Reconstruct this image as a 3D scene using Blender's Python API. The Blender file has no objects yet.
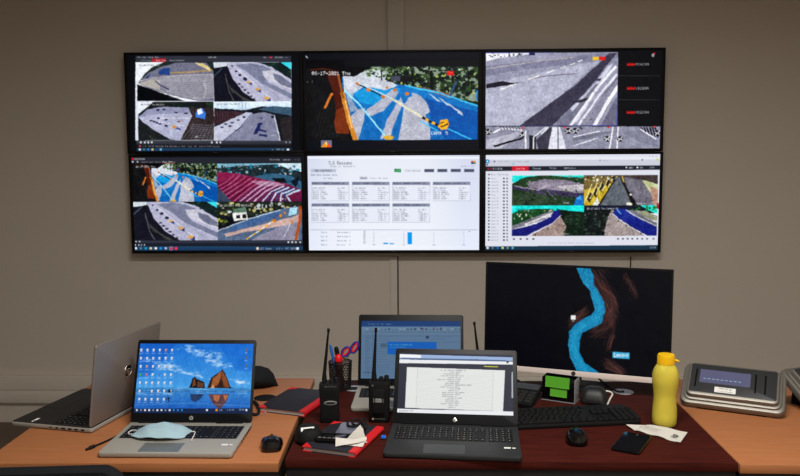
import bpy, bmesh, math, random
import numpy as np
from mathutils import Vector, Matrix
random.seed(7)
PI = math.pi
sc = bpy.context.scene
COL = sc.collection
rad = math.radians

# ------------------------------------------------------------------ camera
FOC = 780.0
CAM = Vector((0, 0, 1.544))
RC = (Matrix.Rotation(rad(.70), 3, 'Z') @ Matrix.Rotation(rad(90 - 5.93), 3, 'X') @ Matrix.Rotation(rad(-.305), 3, 'Z'))
cam = bpy.data.cameras.new('camera'); cam.sensor_width = 36; cam.lens = FOC / 800 * 36; cam.clip_start = .05
camo = bpy.data.objects.new('camera', cam); COL.objects.link(camo)
camo.matrix_world = Matrix.Translation(CAM) @ RC.to_4x4()
sc.camera = camo

def ray(px, py): return RC @ Vector(((px - 400) / FOC, -(py - 238) / FOC, -1))
def at(px, py, z=.74):
    r = ray(px, py); t = (z - CAM.z) / r.z; return CAM + r * t
def aty(px, py, Y):
    r = ray(px, py); return CAM + r * (Y / r.y)
def proj(p):
    q = RC.transposed() @ (Vector(p) - CAM); return (400 + FOC * q.x / -q.z, 238 - FOC * q.y / -q.z)

# ------------------------------------------------------------------ objects
def tag(o, label=None, cat=None, group=None, kind=None):
    if label: o['label'] = label
    if cat: o['category'] = cat
    if group: o['group'] = group
    if kind: o['kind'] = kind
    return o
def thing(name, label, cat, loc=(0, 0, 0), rz=0, group=None):
    o = bpy.data.objects.new(name, None); COL.objects.link(o)
    o.location = loc; o.rotation_euler = (0, 0, rz); o.empty_display_size = .05
    return tag(o, label, cat, group)
def copy_tree(o, parent=None):
    c = o.copy(); COL.objects.link(c); c.parent = parent
    for ch in list(o.children): copy_tree(ch, c)
    return c

def rrect(w, h, r, n=5, cx=0, cy=0):
    p = []
    for (sx, sy, a0) in ((1, 1, 0), (-1, 1, 90), (-1, -1, 180), (1, -1, 270)):
        for i in range(n + 1):
            a = rad(a0 + 90 * i / n)
            p.append((cx + sx * (w / 2 - r) + r * math.cos(a), cy + sy * (h / 2 - r) + r * math.sin(a)))
    return p
def circ(r, n=24, cx=0, cy=0, ry=None):
    ry = ry or r
    return [(cx + r * math.cos(2 * PI * i / n), cy + ry * math.sin(2 * PI * i / n)) for i in range(n)]

class MB:
    def __init__(s, M=None): s.bm = bmesh.new(); s.M = M or Matrix()
    def v(s, p): return s.bm.verts.new(s.M @ Vector(p))
    def f(s, vs):
        try: return s.bm.faces.new(vs)
        except ValueError: return None
    def loft(s, rings, caps=True, closed=True):
        R = [[s.v(p) for p in r] for r in rings]
        n = len(R[0])
        for a, b in zip(R, R[1:]):
            for i in range(n if closed else n - 1):
                j = (i + 1) % n
                s.f((a[i], a[j], b[j], b[i]))
        if caps and closed:
            s.f(R[0][::-1]); s.f(R[-1])
        return s
    def prism(s, pts, z0, z1, bev=0, bevb=0):
        """outline extruded upwards, upper rim (and lower) chamfered inwards in two steps"""
        def ins(d):
            n = len(pts); out = []
            area = sum(pts[i][0] * pts[(i + 1) % n][1] - pts[(i + 1) % n][0] * pts[i][1] for i in range(n))
            sg = 1 if area > 0 else -1
            for i in range(n):
                a = Vector(pts[i - 1]); b = Vector(pts[i]); c = Vector(pts[(i + 1) % n])
                t = (c - a)
                t.normalize()
                nn = Vector((-t.y, t.x)) * sg
                e = (c - b); e.normalize()
                k = max(.35, abs(e.dot(t)))
                out.append((b.x + nn.x * d / k, b.y + nn.y * d / k))
            return out
        rings = []
        if bevb:
            rings += [[(x, y, z0) for x, y in ins(bevb)], [(x, y, z0 + bevb * .3) for x, y in ins(bevb * .3)], [(x, y, z0 + bevb) for x, y in pts]]
        else: rings.append([(x, y, z0) for x, y in pts])
        if bev:
            rings += [[(x, y, z1 - bev) for x, y in pts], [(x, y, z1 - bev * .3) for x, y in ins(bev * .3)], [(x, y, z1) for x, y in ins(bev)]]
        else: rings.append([(x, y, z1) for x, y in pts])
        return s.loft(rings)
    def box(s, x0, x1, y0, y1, z0, z1, bev=0):
        t = bmesh.new()
        vs = [t.verts.new((x, y, z)) for x in (x0, x1) for y in (y0, y1) for z in (z0, z1)]
        for q in ((0, 1, 3, 2), (4, 6, 7, 5), (0, 4, 5, 1), (2, 3, 7, 6), (0, 2, 6, 4), (1, 5, 7, 3)): t.faces.new([vs[k] for k in q])
        if bev: bmesh.ops.bevel(t, geom=t.edges[:], offset=bev, segments=2, affect='EDGES', profile=.6)
        mp = {}
        for v in t.verts: mp[v] = s.v(v.co)
        for f in t.faces: s.f([mp[v] for v in f.verts])
        t.free(); return s
    def lathe(s, prof, n=32, c=(0, 0, 0), cap=True):
        return s.loft([[(c[0] + r * math.cos(2 * PI * i / n), c[1] + r * math.sin(2 * PI * i / n), c[2] + z) for i in range(n)] for r, z in prof], caps=cap)
    def tube(s, path, r, n=8, closed=False, flat=1):
        P = [Vector(p) for p in path]; m = len(P)
        rs = r if isinstance(r, (list, tuple)) else [r] * m
        rings = []; up = None
        for i in range(m):
            if closed: t = P[(i + 1) % m] - P[i - 1]
            else: t = P[min(i + 1, m - 1)] - P[max(i - 1, 0)]
            t.normalize()
            if up is None:
                up = Vector((0, 0, 1)) if abs(t.z) < .9 else Vector((0, 1, 0))
            a = t.cross(up)
            if a.length < 1e-6: a = t.cross(Vector((1, .1, 0)))
            a.normalize(); b = a.cross(t); up = b
            rings.append([P[i] + (a * math.cos(2 * PI * k / n) + b * math.sin(2 * PI * k / n) * flat) * rs[i] for k in range(n)])
        if closed:
            R = [[s.v(p) for p in q] for q in rings]
            for i in range(m):
                A = R[i]; B = R[(i + 1) % m]
                for k in range(n): s.f((A[k], A[(k + 1) % n], B[(k + 1) % n], B[k]))
            return s
        return s.loft(rings)
    def quad(s, *p): s.f([s.v(q) for q in p]); return s
    def build(s, name, mat, parent=None, smooth=True, **kw):
        bmesh.ops.recalc_face_normals(s.bm, faces=s.bm.faces[:])
        me = bpy.data.meshes.new(name); s.bm.to_mesh(me); s.bm.free()
        me.materials.append(mat)
        if smooth:
            me.polygons.foreach_set('use_smooth', [True] * len(me.polygons))
            me.set_sharp_from_angle(angle=rad(38))
        o = bpy.data.objects.new(name, me); COL.objects.link(o)
        if parent: o.parent = parent
        return tag(o, **kw)

def crv(pts, n=8, closed=False):
    """Catmull-Rom through points"""
    P = [Vector(p) for p in pts]; m = len(P); out = []
    rng = range(m if closed else m - 1)
    for i in rng:
        if closed: a, b, c, d = P[i - 1], P[i], P[(i + 1) % m], P[(i + 2) % m]
        else: a, b, c, d = P[max(i - 1, 0)], P[i], P[i + 1], P[min(i + 2, m - 1)]
        for k in range(n):
            t = k / n
            out.append(.5 * ((2 * b) + (c - a) * t + (2 * a - 5 * b + 4 * c - d) * t * t + (3 * b - a - 3 * c + d) * t ** 3))
    if not closed: out.append(P[-1])
    return out

# ------------------------------------------------------------------ materials
def S(r, g=None, b=None):
    if g is None: g = b = r
    f = lambda c: ((c / 255 + .055) / 1.055) ** 2.4 if c > 10.3 else c / 255 / 12.92
    return (f(r), f(g), f(b), 1)
def mat(name, col, rough=.5, metal=0, spec=.5, noise=0, nscale=40, bump=0, coat=0, trans=0, ior=1.45, emit=None, estr=1, sss=0):
    m = bpy.data.materials.new(name); m.use_nodes = True
    nt = m.node_tree; b = nt.nodes['Principled BSDF']
    b.inputs['Base Color'].default_value = col; b.inputs['Roughness'].default_value = rough
    b.inputs['Metallic'].default_value = metal; b.inputs['Specular IOR Level'].default_value = spec
    b.inputs['Coat Weight'].default_value = coat; b.inputs['Transmission Weight'].default_value = trans; b.inputs['IOR'].default_value = ior
    if sss: b.inputs['Subsurface Weight'].default_value = sss; b.inputs['Subsurface Scale'].default_value = .01
    if emit: b.inputs['Emission Color'].default_value = emit; b.inputs['Emission Strength'].default_value = estr
    if noise or bump:
        tc = nt.nodes.new('ShaderNodeTexCoord'); n = nt.nodes.new('ShaderNodeTexNoise')
        n.inputs['Scale'].default_value = nscale; n.inputs['Detail'].default_value = 4
        nt.links.new(tc.outputs['Object'], n.inputs['Vector'])
        if noise:
            mx = nt.nodes.new('ShaderNodeMix'); mx.data_type = 'RGBA'
            mx.inputs['A'].default_value = [c * (1 - noise) for c in col[:3]] + [1]
            mx.inputs['B'].default_value = [min(1, c * (1 + noise)) for c in col[:3]] + [1]
            nt.links.new(n.outputs['Fac'], mx.inputs['Factor']); nt.links.new(mx.outputs['Result'], b.inputs['Base Color'])
        if bump:
            bp = nt.nodes.new('ShaderNodeBump'); bp.inputs['Strength'].default_value = bump; bp.inputs['Distance'].default_value = .002
            nt.links.new(n.outputs['Fac'], bp.inputs['Height']); nt.links.new(bp.outputs['Normal'], b.inputs['Normal'])
    return m
def wood(name, c1, c2, rough, scale=6, spec=.4):
    m = mat(name, c1, rough, spec=spec); nt = m.node_tree; b = nt.nodes['Principled BSDF']
    tc = nt.nodes.new('ShaderNodeTexCoord'); mp = nt.nodes.new('ShaderNodeMapping')
    mp.inputs['Scale'].default_value = (1.2, 18, 18)
    n = nt.nodes.new('ShaderNodeTexNoise'); n.inputs['Scale'].default_value = scale; n.inputs['Detail'].default_value = 6; n.inputs['Distortion'].default_value = .6
    mx = nt.nodes.new('ShaderNodeMix'); mx.data_type = 'RGBA'
    mx.inputs['A'].default_value = c1; mx.inputs['B'].default_value = c2
    cr = nt.nodes.new('ShaderNodeMapRange'); cr.inputs['From Min'].default_value = .3; cr.inputs['From Max'].default_value = .7
    L = nt.links.new
    L(tc.outputs['Object'], mp.inputs['Vector']); L(mp.outputs['Vector'], n.inputs['Vector']); L(n.outputs['Fac'], cr.inputs['Value'])
    L(cr.outputs['Result'], mx.inputs['Factor']); L(mx.outputs['Result'], b.inputs['Base Color'])
    return m
def screen_mat():
    m = mat('display', (.002, .002, .003, 1), .4, spec=.18); nt = m.node_tree; b = nt.nodes['Principled BSDF']
    a = nt.nodes.new('ShaderNodeAttribute'); a.attribute_name = 'picture'
    nt.links.new(a.outputs['Color'], b.inputs['Emission Color']); b.inputs['Emission Strength'].default_value = 1.0
    return m

M_wall = mat('painted_plaster', S(208, 199, 186), .85, spec=.2, noise=.03, nscale=3, bump=.15)
M_ceil = mat('white_ceiling', S(225, 222, 216), .9, spec=.2, noise=.02, nscale=5)
M_floor = mat('floor_tile', S(92, 76, 62), .45, noise=.15, nscale=6)
M_trunk = mat('trunking_plastic', S(206, 198, 186), .5, spec=.35, noise=.02, nscale=8)
M_beech = wood('orange_beech', S(170, 110, 69), S(156, 98, 60), .48)
M_mahog = wood('mahogany', S(72, 27, 21), S(50, 18, 15), .6, spec=.05)
M_frame = mat('black_metal', S(26, 25, 25), .5, metal=0, spec=.3, noise=.1)
M_tvb = mat('tv_plastic', S(7, 8, 12), .5, spec=.25, noise=.05)
M_back = mat('tv_back', S(24, 24, 26), .6, noise=.05)
M_disp = screen_mat()
M_silver = mat('silver_aluminium', S(156, 153, 144), .45, metal=.1, spec=.4, noise=.03, nscale=200)
M_lidsil = mat('silver_lid', S(134, 126, 119), .5, metal=.3, noise=.03, nscale=200)
M_deck = mat('charcoal_plastic', S(42, 44, 45), .5, spec=.3, noise=.05, nscale=150)
M_lidblk = mat('black_bezel', S(12, 13, 16), .45, spec=.25, noise=.05)
M_key = mat('black_keys', S(14, 14, 15), .55, spec=.3, noise=.05)
M_keybed = mat('key_recess', S(30, 30, 31), .6, noise=.05)
M_legend = mat('key_legend', S(190, 190, 190), .6, noise=.02)
M_pad = mat('touchpad', S(104, 108, 104), .4, metal=.1, noise=.02)
M_padblk = mat('touchpad_dark', S(34, 35, 37), .35, noise=.02)
M_logo = mat('logo_silver', S(200, 198, 192), .25, metal=.7, noise=.02)
M_black = mat('matte_black', S(16, 16, 17), .6, spec=.25, noise=.1, nscale=80)
M_gloss = mat('gloss_black', S(9, 9, 11), .12, spec=.6, noise=.02)
M_rubber = mat('black_rubber', S(17, 17, 18), .65, spec=.25, noise=.1)
M_fabric = mat('black_fabric', S(27, 28, 31), .9, spec=.15, noise=.2, nscale=300, bump=.4)
M_red = mat('red_cloth', S(196, 22, 28), .6, noise=.06, nscale=100)
M_redp = mat('red_plastic', S(215, 20, 24), .35, noise=.03)
M_blue = mat('blue_plastic', S(22, 40, 140), .35, noise=.03)
M_bluel = mat('light_blue_plastic', S(30, 100, 190), .35, noise=.03)
M_cover = mat('book_cover', S(34, 34, 42), .6, spec=.3, noise=.1, nscale=200, bump=.2)
M_pages = mat('page_block', S(176, 164, 158), .8, noise=.08, nscale=400)
M_paper = mat('white_paper', S(200, 196, 188), .8, noise=.03, nscale=60)
M_white = mat('white_label', S(225, 224, 220), .6, noise=.02)
M_ink = mat('printed_ink', S(45, 45, 48), .7, noise=.02)
M_mask = mat('mask_fabric', S(158, 186, 196), .85, spec=.2, noise=.03, nscale=300, sss=.1)
M_cord = mat('white_cord', S(215, 213, 208), .6, noise=.02)
M_green = mat('green_sticky_paper', S(84, 164, 38), .6, noise=.05, nscale=50)
M_bottle = mat('yellow_translucent_plastic', S(246, 230, 96), .2, trans=.5, ior=1.15, noise=.02, nscale=20)
M_cap = mat('yellow_cap', S(240, 190, 18), .35, noise=.02)
M_steel = mat('brushed_steel', S(132, 128, 120), .48, metal=.7, noise=.05, nscale=60)
M_face = mat('indicator_face', S(44, 46, 48), .4, noise=.04)
M_lidbase = mat('grommet_silver', S(190, 190, 192), .35, metal=.5, noise=.02)
M_rib = mat('ribbon', S(150, 110, 104), .7, noise=.05)
M_clear = mat('clear_acrylic', S(225, 228, 230), .1, trans=.7, ior=1.2, noise=.01)
M_led = mat('light_diffuser', S(240), .5, emit=(1, .94, .86, 1), estr=1.5, noise=.01)

def text_obj(s, size, M, name, m, parent, ext=.0004, align='CENTER', **kw):
    c = bpy.data.curves.new(name, 'FONT'); c.body = s; c.size = size; c.extrude = ext
    c.align_x = align; c.align_y = 'CENTER'; c.resolution_u = 2
    t = bpy.data.objects.new(name, c); COL.objects.link(t)
    me = bpy.data.meshes.new_from_object(t); bpy.data.objects.remove(t); bpy.data.curves.remove(c)
    me.transform(M); me.materials.clear(); me.materials.append(m)
    o = bpy.data.objects.new(name, me); COL.objects.link(o); o.parent = parent
    return tag(o, **kw)

# ------------------------------------------------------------------ painting the display pictures
FONT = {}
_raw = ("!00005F0000|'0005030000|(001C224100|)0041221C00|+08083E0808|,0050300000|-0808080808|.0060600000|/2010080402|03E5149453E|100427F4000|24261514946|"
"32141454B31|41814127F10|52745454539|63C4A494930|70171090503|83649494936|9064949291E|:0036360000|=1414141414|_4040404040|"
"A7E1111117E|B7F49494936|C3E41414122|D7F4141221C|E7F49494941|F7F09090901|G3E4149497A|H7F0808087F|I00417F4100|J2040413F01|K7F08142241|L7F40404040|"
"M7F020C027F|N7F0408107F|O3E4141413E|P7F09090906|Q3E4151215E|R7F09192946|S4649494931|T01017F0101|U3F4040403F|V1F2040201F|W3F4038403F|X6314081463|Y0708700807|Z6151494543|"
"a2054545478|b7F48444438|c3844444420|d384444487F|e3854545418|f087E090102|g0C5252523E|h7F08040478|i00447D4000|j2040443D00|k7F10284400|l00417F4000|"
"m7C04180478|n7C08040478|o3844444438|p7C14141408|q081414187C|r7C08040408|s4854545420|t043F444020|u3C4040207C|v1C2040201C|w3C4030403C|x4428102844|y0C5050503C|z4464544C44")
for _e in _raw.split('|'):
    FONT[_e[0]] = [int(_e[1 + 2 * i:3 + 2 * i], 16) for i in range(5)]

class Canvas:
    """a painted display picture; coordinates are those of the photographed panel, mapped onto the panel's own plane"""
    SSF = 2
    def __init__(s, W, H, corners, bg=(6, 8, 14)):
        s.W, s.H = W * s.SSF, H * s.SSF
        s.a = np.empty((s.H, s.W, 3), np.float32); s.a[:] = bg
        A = []; B = []
        for (x, y), (u, v) in zip(corners, ((0, 0), (s.W, 0), (s.W, s.H), (0, s.H))):
            A.append([x, y, 1, 0, 0, 0, -u * x, -u * y]); B.append(u)
            A.append([0, 0, 0, x, y, 1, -v * x, -v * y]); B.append(v)
        s.h = np.append(np.linalg.solve(np.array(A, float), np.array(B, float)), 1).reshape(3, 3)
        s.T = lambda P: P
        s.clip = None
    def m(s, P):
        P = np.asarray(s.T(np.asarray(P, float)), float)
        q = np.c_[P, np.ones(len(P))] @ s.h.T
        return q[:, :2] / q[:, 2:]
    def sub(s, src, dst):
        """draw source-box coordinates into another box"""
        x0, y0, x1, y1 = src; X0, Y0, X1, Y1 = dst
        def T(P): return np.c_[X0 + (P[:, 0] - x0) * (X1 - X0) / (x1 - x0), Y0 + (P[:, 1] - y0) * (Y1 - Y0) / (y1 - y0)]
        s.T = T; s.clip = None; s.clip = s.cbox(src)
    def cbox(s, b):
        q = s.m([(b[0], b[1]), (b[2], b[1]), (b[2], b[3]), (b[0], b[3])])
        return (max(0, int(round(q[:, 0].min()))), max(0, int(round(q[:, 1].min()))), min(s.W, int(round(q[:, 0].max()))), min(s.H, int(round(q[:, 1].max()))))
    def reset(s): s.T = lambda P: P; s.clip = None
    def poly(s, c, pts, al=1., nz=0, cell=3, c2=None):
        s._fill(c, s.m(pts), al, nz, cell, c2)
    def _fill(s, c, q, al=1., nz=0, cell=3, c2=None):
        x0, y0 = np.floor(q.min(0)).astype(int); x1, y1 = np.ceil(q.max(0)).astype(int) + 1
        cx0, cy0, cx1, cy1 = s.clip or (0, 0, s.W, s.H)
        x0 = max(x0, cx0); y0 = max(y0, cy0); x1 = min(x1, cx1); y1 = min(y1, cy1)
        if x1 <= x0 or y1 <= y0: return
        X = np.arange(x0, x1) + .5; Y = np.arange(y0, y1) + .5
        ins = np.zeros((y1 - y0, x1 - x0), bool)
        n = len(q)
        for i in range(n):
            ax, ay = q[i]; bx, by = q[(i + 1) % n]
            if ay == by: continue
            r = ((ay > Y) != (by > Y))
            if not r.any(): continue
            xi = ax + (Y - ay) * (bx - ax) / (by - ay)
            ins ^= r[:, None] & (X[None, :] < xi[:, None])
        if not ins.any(): return
        reg = s.a[y0:y1, x0:x1]
        col = np.array(c, np.float32)
        if c2 is not None:
            t = ((Y - q[:, 1].min()) / max(1e-6, q[:, 1].max() - q[:, 1].min()))[:, None, None]
            col = (1 - t) * np.array(c, np.float32) + t * np.array(c2, np.float32)
            col = np.broadcast_to(col, reg.shape)
        else: col = np.broadcast_to(col, reg.shape)
        if nz:
            r = np.random.RandomState(int(abs(q[0, 0] * 7 + q[0, 1] * 13)) % 9999)
            g = r.rand((y1 - y0) // cell + 2, (x1 - x0) // cell + 2) - .5
            g = np.kron(g, np.ones((cell, cell)))[:y1 - y0, :x1 - x0]
            col = col + (g * nz * 2)[..., None]
        reg[ins] = reg[ins] * (1 - al) + np.clip(col, 0, 255)[ins] * al
    def rect(s, c, x0, y0, x1, y1, **k): s.poly(c, [(x0, y0), (x1, y0), (x1, y1), (x0, y1)], **k)
    def ell(s, c, cx, cy, rx, ry=None, **k): s.poly(c, circ(rx, 20, cx, cy, ry), **k)
    def line(s, c, w, pts, **k):
        for (ax, ay), (bx, by) in zip(pts, pts[1:]):
            L = math.hypot(bx - ax, by - ay) or 1
            nx, ny = -(by - ay) / L * w / 2, (bx - ax) / L * w / 2
            s.poly(c, [(ax + nx, ay + ny), (bx + nx, by + ny), (bx - nx, by - ny), (ax - nx, ay - ny)], **k)
    def text(s, t, x, y, h, c, w=None, al=1.):
        """x,y = top left; h = capital height; w = advance per letter"""
        u = h / 7; w = w or u * 6; k = w / 6
        for i, ch in enumerate(t):
            cols = FONT.get(ch)
            if not cols: continue
            for j, b in enumerate(cols):
                r = 0
                while r < 8:
                    if b >> r & 1:
                        e = r
                        while e < 8 and b >> e & 1: e += 1
                        X = x + i * w + j * k
                        s.rect(c, X, y + r * u, X + k * 1.05, y + e * u, al=al); r = e
                    else: r += 1
    def natural(s, box, warp=.7, nz=16, seed=1, con=1.1, soft=True):
        """uneven outlines and fine mottling, as in a real camera picture"""
        x0, y0, x1, y1 = s.cbox(box)
        if s.clip: x0, y0, x1, y1 = max(x0, s.clip[0]), max(y0, s.clip[1]), min(x1, s.clip[2]), min(y1, s.clip[3])
        H, W = y1 - y0, x1 - x0
        if H < 4 or W < 4: return
        R = np.random.RandomState(seed)
        def up(c):
            g = R.rand(max(2, int(H / c) + 2), max(2, int(W / c) + 2)) - .5
            gy = np.linspace(0, g.shape[0] - 1.001, H); gx = np.linspace(0, g.shape[1] - 1.001, W)
            iy = gy.astype(int); ix = gx.astype(int); fy = (gy - iy)[:, None]; fx = (gx - ix)[None, :]
            return (g[iy][:, ix] * (1 - fy) * (1 - fx) + g[iy + 1][:, ix] * fy * (1 - fx) + g[iy][:, ix + 1] * (1 - fy) * fx + g[iy + 1][:, ix + 1] * fy * fx)
        ey = np.minimum(np.arange(H), np.arange(H)[::-1])[:, None]; ex = np.minimum(np.arange(W), np.arange(W)[::-1])[None, :]
        k = warp * 2.6 * np.clip(np.minimum(ey, ex) / 10, 0, 1)
        dx = (up(14) * 1.5 + up(5)) * k; dy = (up(14) * 1.5 + up(5)) * k
        yy, xx = np.mgrid[0:H, 0:W]
        src = s.a[y0:y1, x0:x1]
        out = src[np.clip(yy + dy, 0, H - 1).astype(int), np.clip(xx + dx, 0, W - 1).astype(int)]
        n = (up(26) * .9 + up(9) * .9 + up(4) * 1.2 + up(2) * .9)[..., None]
        lum = out.mean(2, keepdims=True)
        out = (out - 110) * con + 110 + n * nz * (.45 + lum / 160)
        if soft:
            p = np.pad(out, ((1, 1), (1, 1), (0, 0)), mode='edge')
            out = (p[1:-1, 1:-1] * 2 + p[:-2, 1:-1] + p[2:, 1:-1] + p[1:-1, :-2] + p[1:-1, 2:]) / 6
        s.a[y0:y1, x0:x1] = np.clip(out, 0, 255)
    def blobs(s, cols, box, n, r0, r1, seed=1, al=.9, inside=None):
        R = random.Random(seed)
        for i in range(n):
            x = R.uniform(box[0], box[2]); y = R.uniform(box[1], box[3]); c = R.choice(cols)
            a, b = R.uniform(r0, r1), R.uniform(r0, r1) * .8
            if inside and not inside(x, y): continue
            s.poly(c, [(x + a * math.cos(t) * R.uniform(.6, 1.2), y + b * math.sin(t) * R.uniform(.6, 1.2)) for t in (0, .9, 1.8, 2.7, 3.6, 4.5, 5.4)], al=al)
    def pixels(s):
        k = s.SSF
        a = s.a.reshape(s.H // k, k, s.W // k, k, 3).mean((1, 3)) / 255
        return np.where(a > .04045, ((a + .055) / 1.055) ** 2.4, a / 12.92)

def display(cv, M, w, h, name, parent, gain=1.0, **kw):
    """a flat glass panel w x h in the local x-z plane of M (x across, z up, facing -y), its picture carried by the mesh"""
    px = cv.pixels() * gain; H, W = px.shape[:2]
    nx, ny = W + 1, H + 1
    xs = np.linspace(-w / 2, w / 2, nx); zs = np.linspace(h, 0, ny)
    X, Z = np.meshgrid(xs, zs)
    co = np.stack([X, np.zeros_like(X), Z, np.ones_like(X)], -1).reshape(-1, 4) @ np.array(M).T
    me = bpy.data.meshes.new(name)
    me.vertices.add(nx * ny); me.vertices.foreach_set('co', co[:, :3].astype(np.float32).ravel())
    i = np.arange(H)[:, None] * nx + np.arange(W)[None, :]
    q = np.stack([i, i + nx, i + nx + 1, i + 1], -1).reshape(-1).astype(np.int32)
    nf = W * H
    me.loops.add(nf * 4); me.loops.foreach_set('vertex_index', q)
    me.polygons.add(nf); me.polygons.foreach_set('loop_start', np.arange(0, nf * 4, 4, dtype=np.int32))
    me.update(calc_edges=True)
    at_ = me.color_attributes.new('picture', 'FLOAT_COLOR', 'POINT')
    pad = np.pad(px, ((0, 1), (0, 1), (0, 0)), mode='edge'); p2 = np.pad(px, ((1, 0), (1, 0), (0, 0)), mode='edge')
    vc = (pad + p2 + np.pad(px, ((0, 1), (1, 0), (0, 0)), mode='edge') + np.pad(px, ((1, 0), (0, 1), (0, 0)), mode='edge')) / 4
    col = np.ones((nx * ny, 4), np.float32); col[:, :3] = vc.reshape(-1, 3)
    at_.data.foreach_set('color', col.ravel())
    me.materials.append(M_disp)
    o = bpy.data.objects.new(name, me); COL.objects.link(o); o.parent = parent
    return tag(o, **kw)
# ------------------------------------------------------------------ room
WY = 4.40
def plane_box(name, b, m, **kw):
    o = MB().box(*b).build(name, m, smooth=False, kind='structure', **kw); return o
plane_box('floor', (-3.1, 3.1, -2.4, 4.6, -.1, 0), M_floor)
plane_box('ceiling', (-3.1, 3.1, -2.4, 4.6, 2.95, 3.05), M_ceil)
WR = Matrix.Translation((0, 4.35, 0)) @ Matrix.Rotation(rad(-.95), 4, 'Z') @ Matrix.Translation((0, -4.35, 0))     # the back wall is not quite square to the desks
def onwall(o): o.matrix_world = WR @ o.matrix_world; return o
onwall(plane_box('wall_back', (-3.15, 3.15, WY, WY + .1, 0, 2.95), M_wall))
plane_box('wall_left', (-3.1, -3.0, -2.4, WY, 0, 2.95), M_wall)
plane_box('wall_right', (3.0, 3.1, -2.4, WY, 0, 2.95), M_wall)
plane_box('wall_front', (-3.0, 3.0, -2.4, -2.3, 0, 2.95), M_wall)
# floor trunking along the back wall: a profile swept along x
prof = [(WY, .125), (WY - .032, .125), (WY - .034, .13), (WY - .034, .190), (WY - .030, .196), (WY - .030, .202), (WY - .034, .206), (WY - .034, .278), (WY - .028, .288), (WY, .290)]
MB().loft([[(x, y, z) for y, z in prof] for x in (-3.0, 3.0)]).build('trim_1', M_trunk, kind='structure')
onwall(bpy.data.objects['trim_1'])
onwall(MB().box(-.117, -.027, WY - .022, WY, 2.10, 2.95, .004).build('trim_2', M_trunk, kind='structure'))
onwall(MB().box(-.112, -.072, WY - .008, WY, .292, .98, .002).build('trim_3', M_trunk, kind='structure'))

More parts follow.
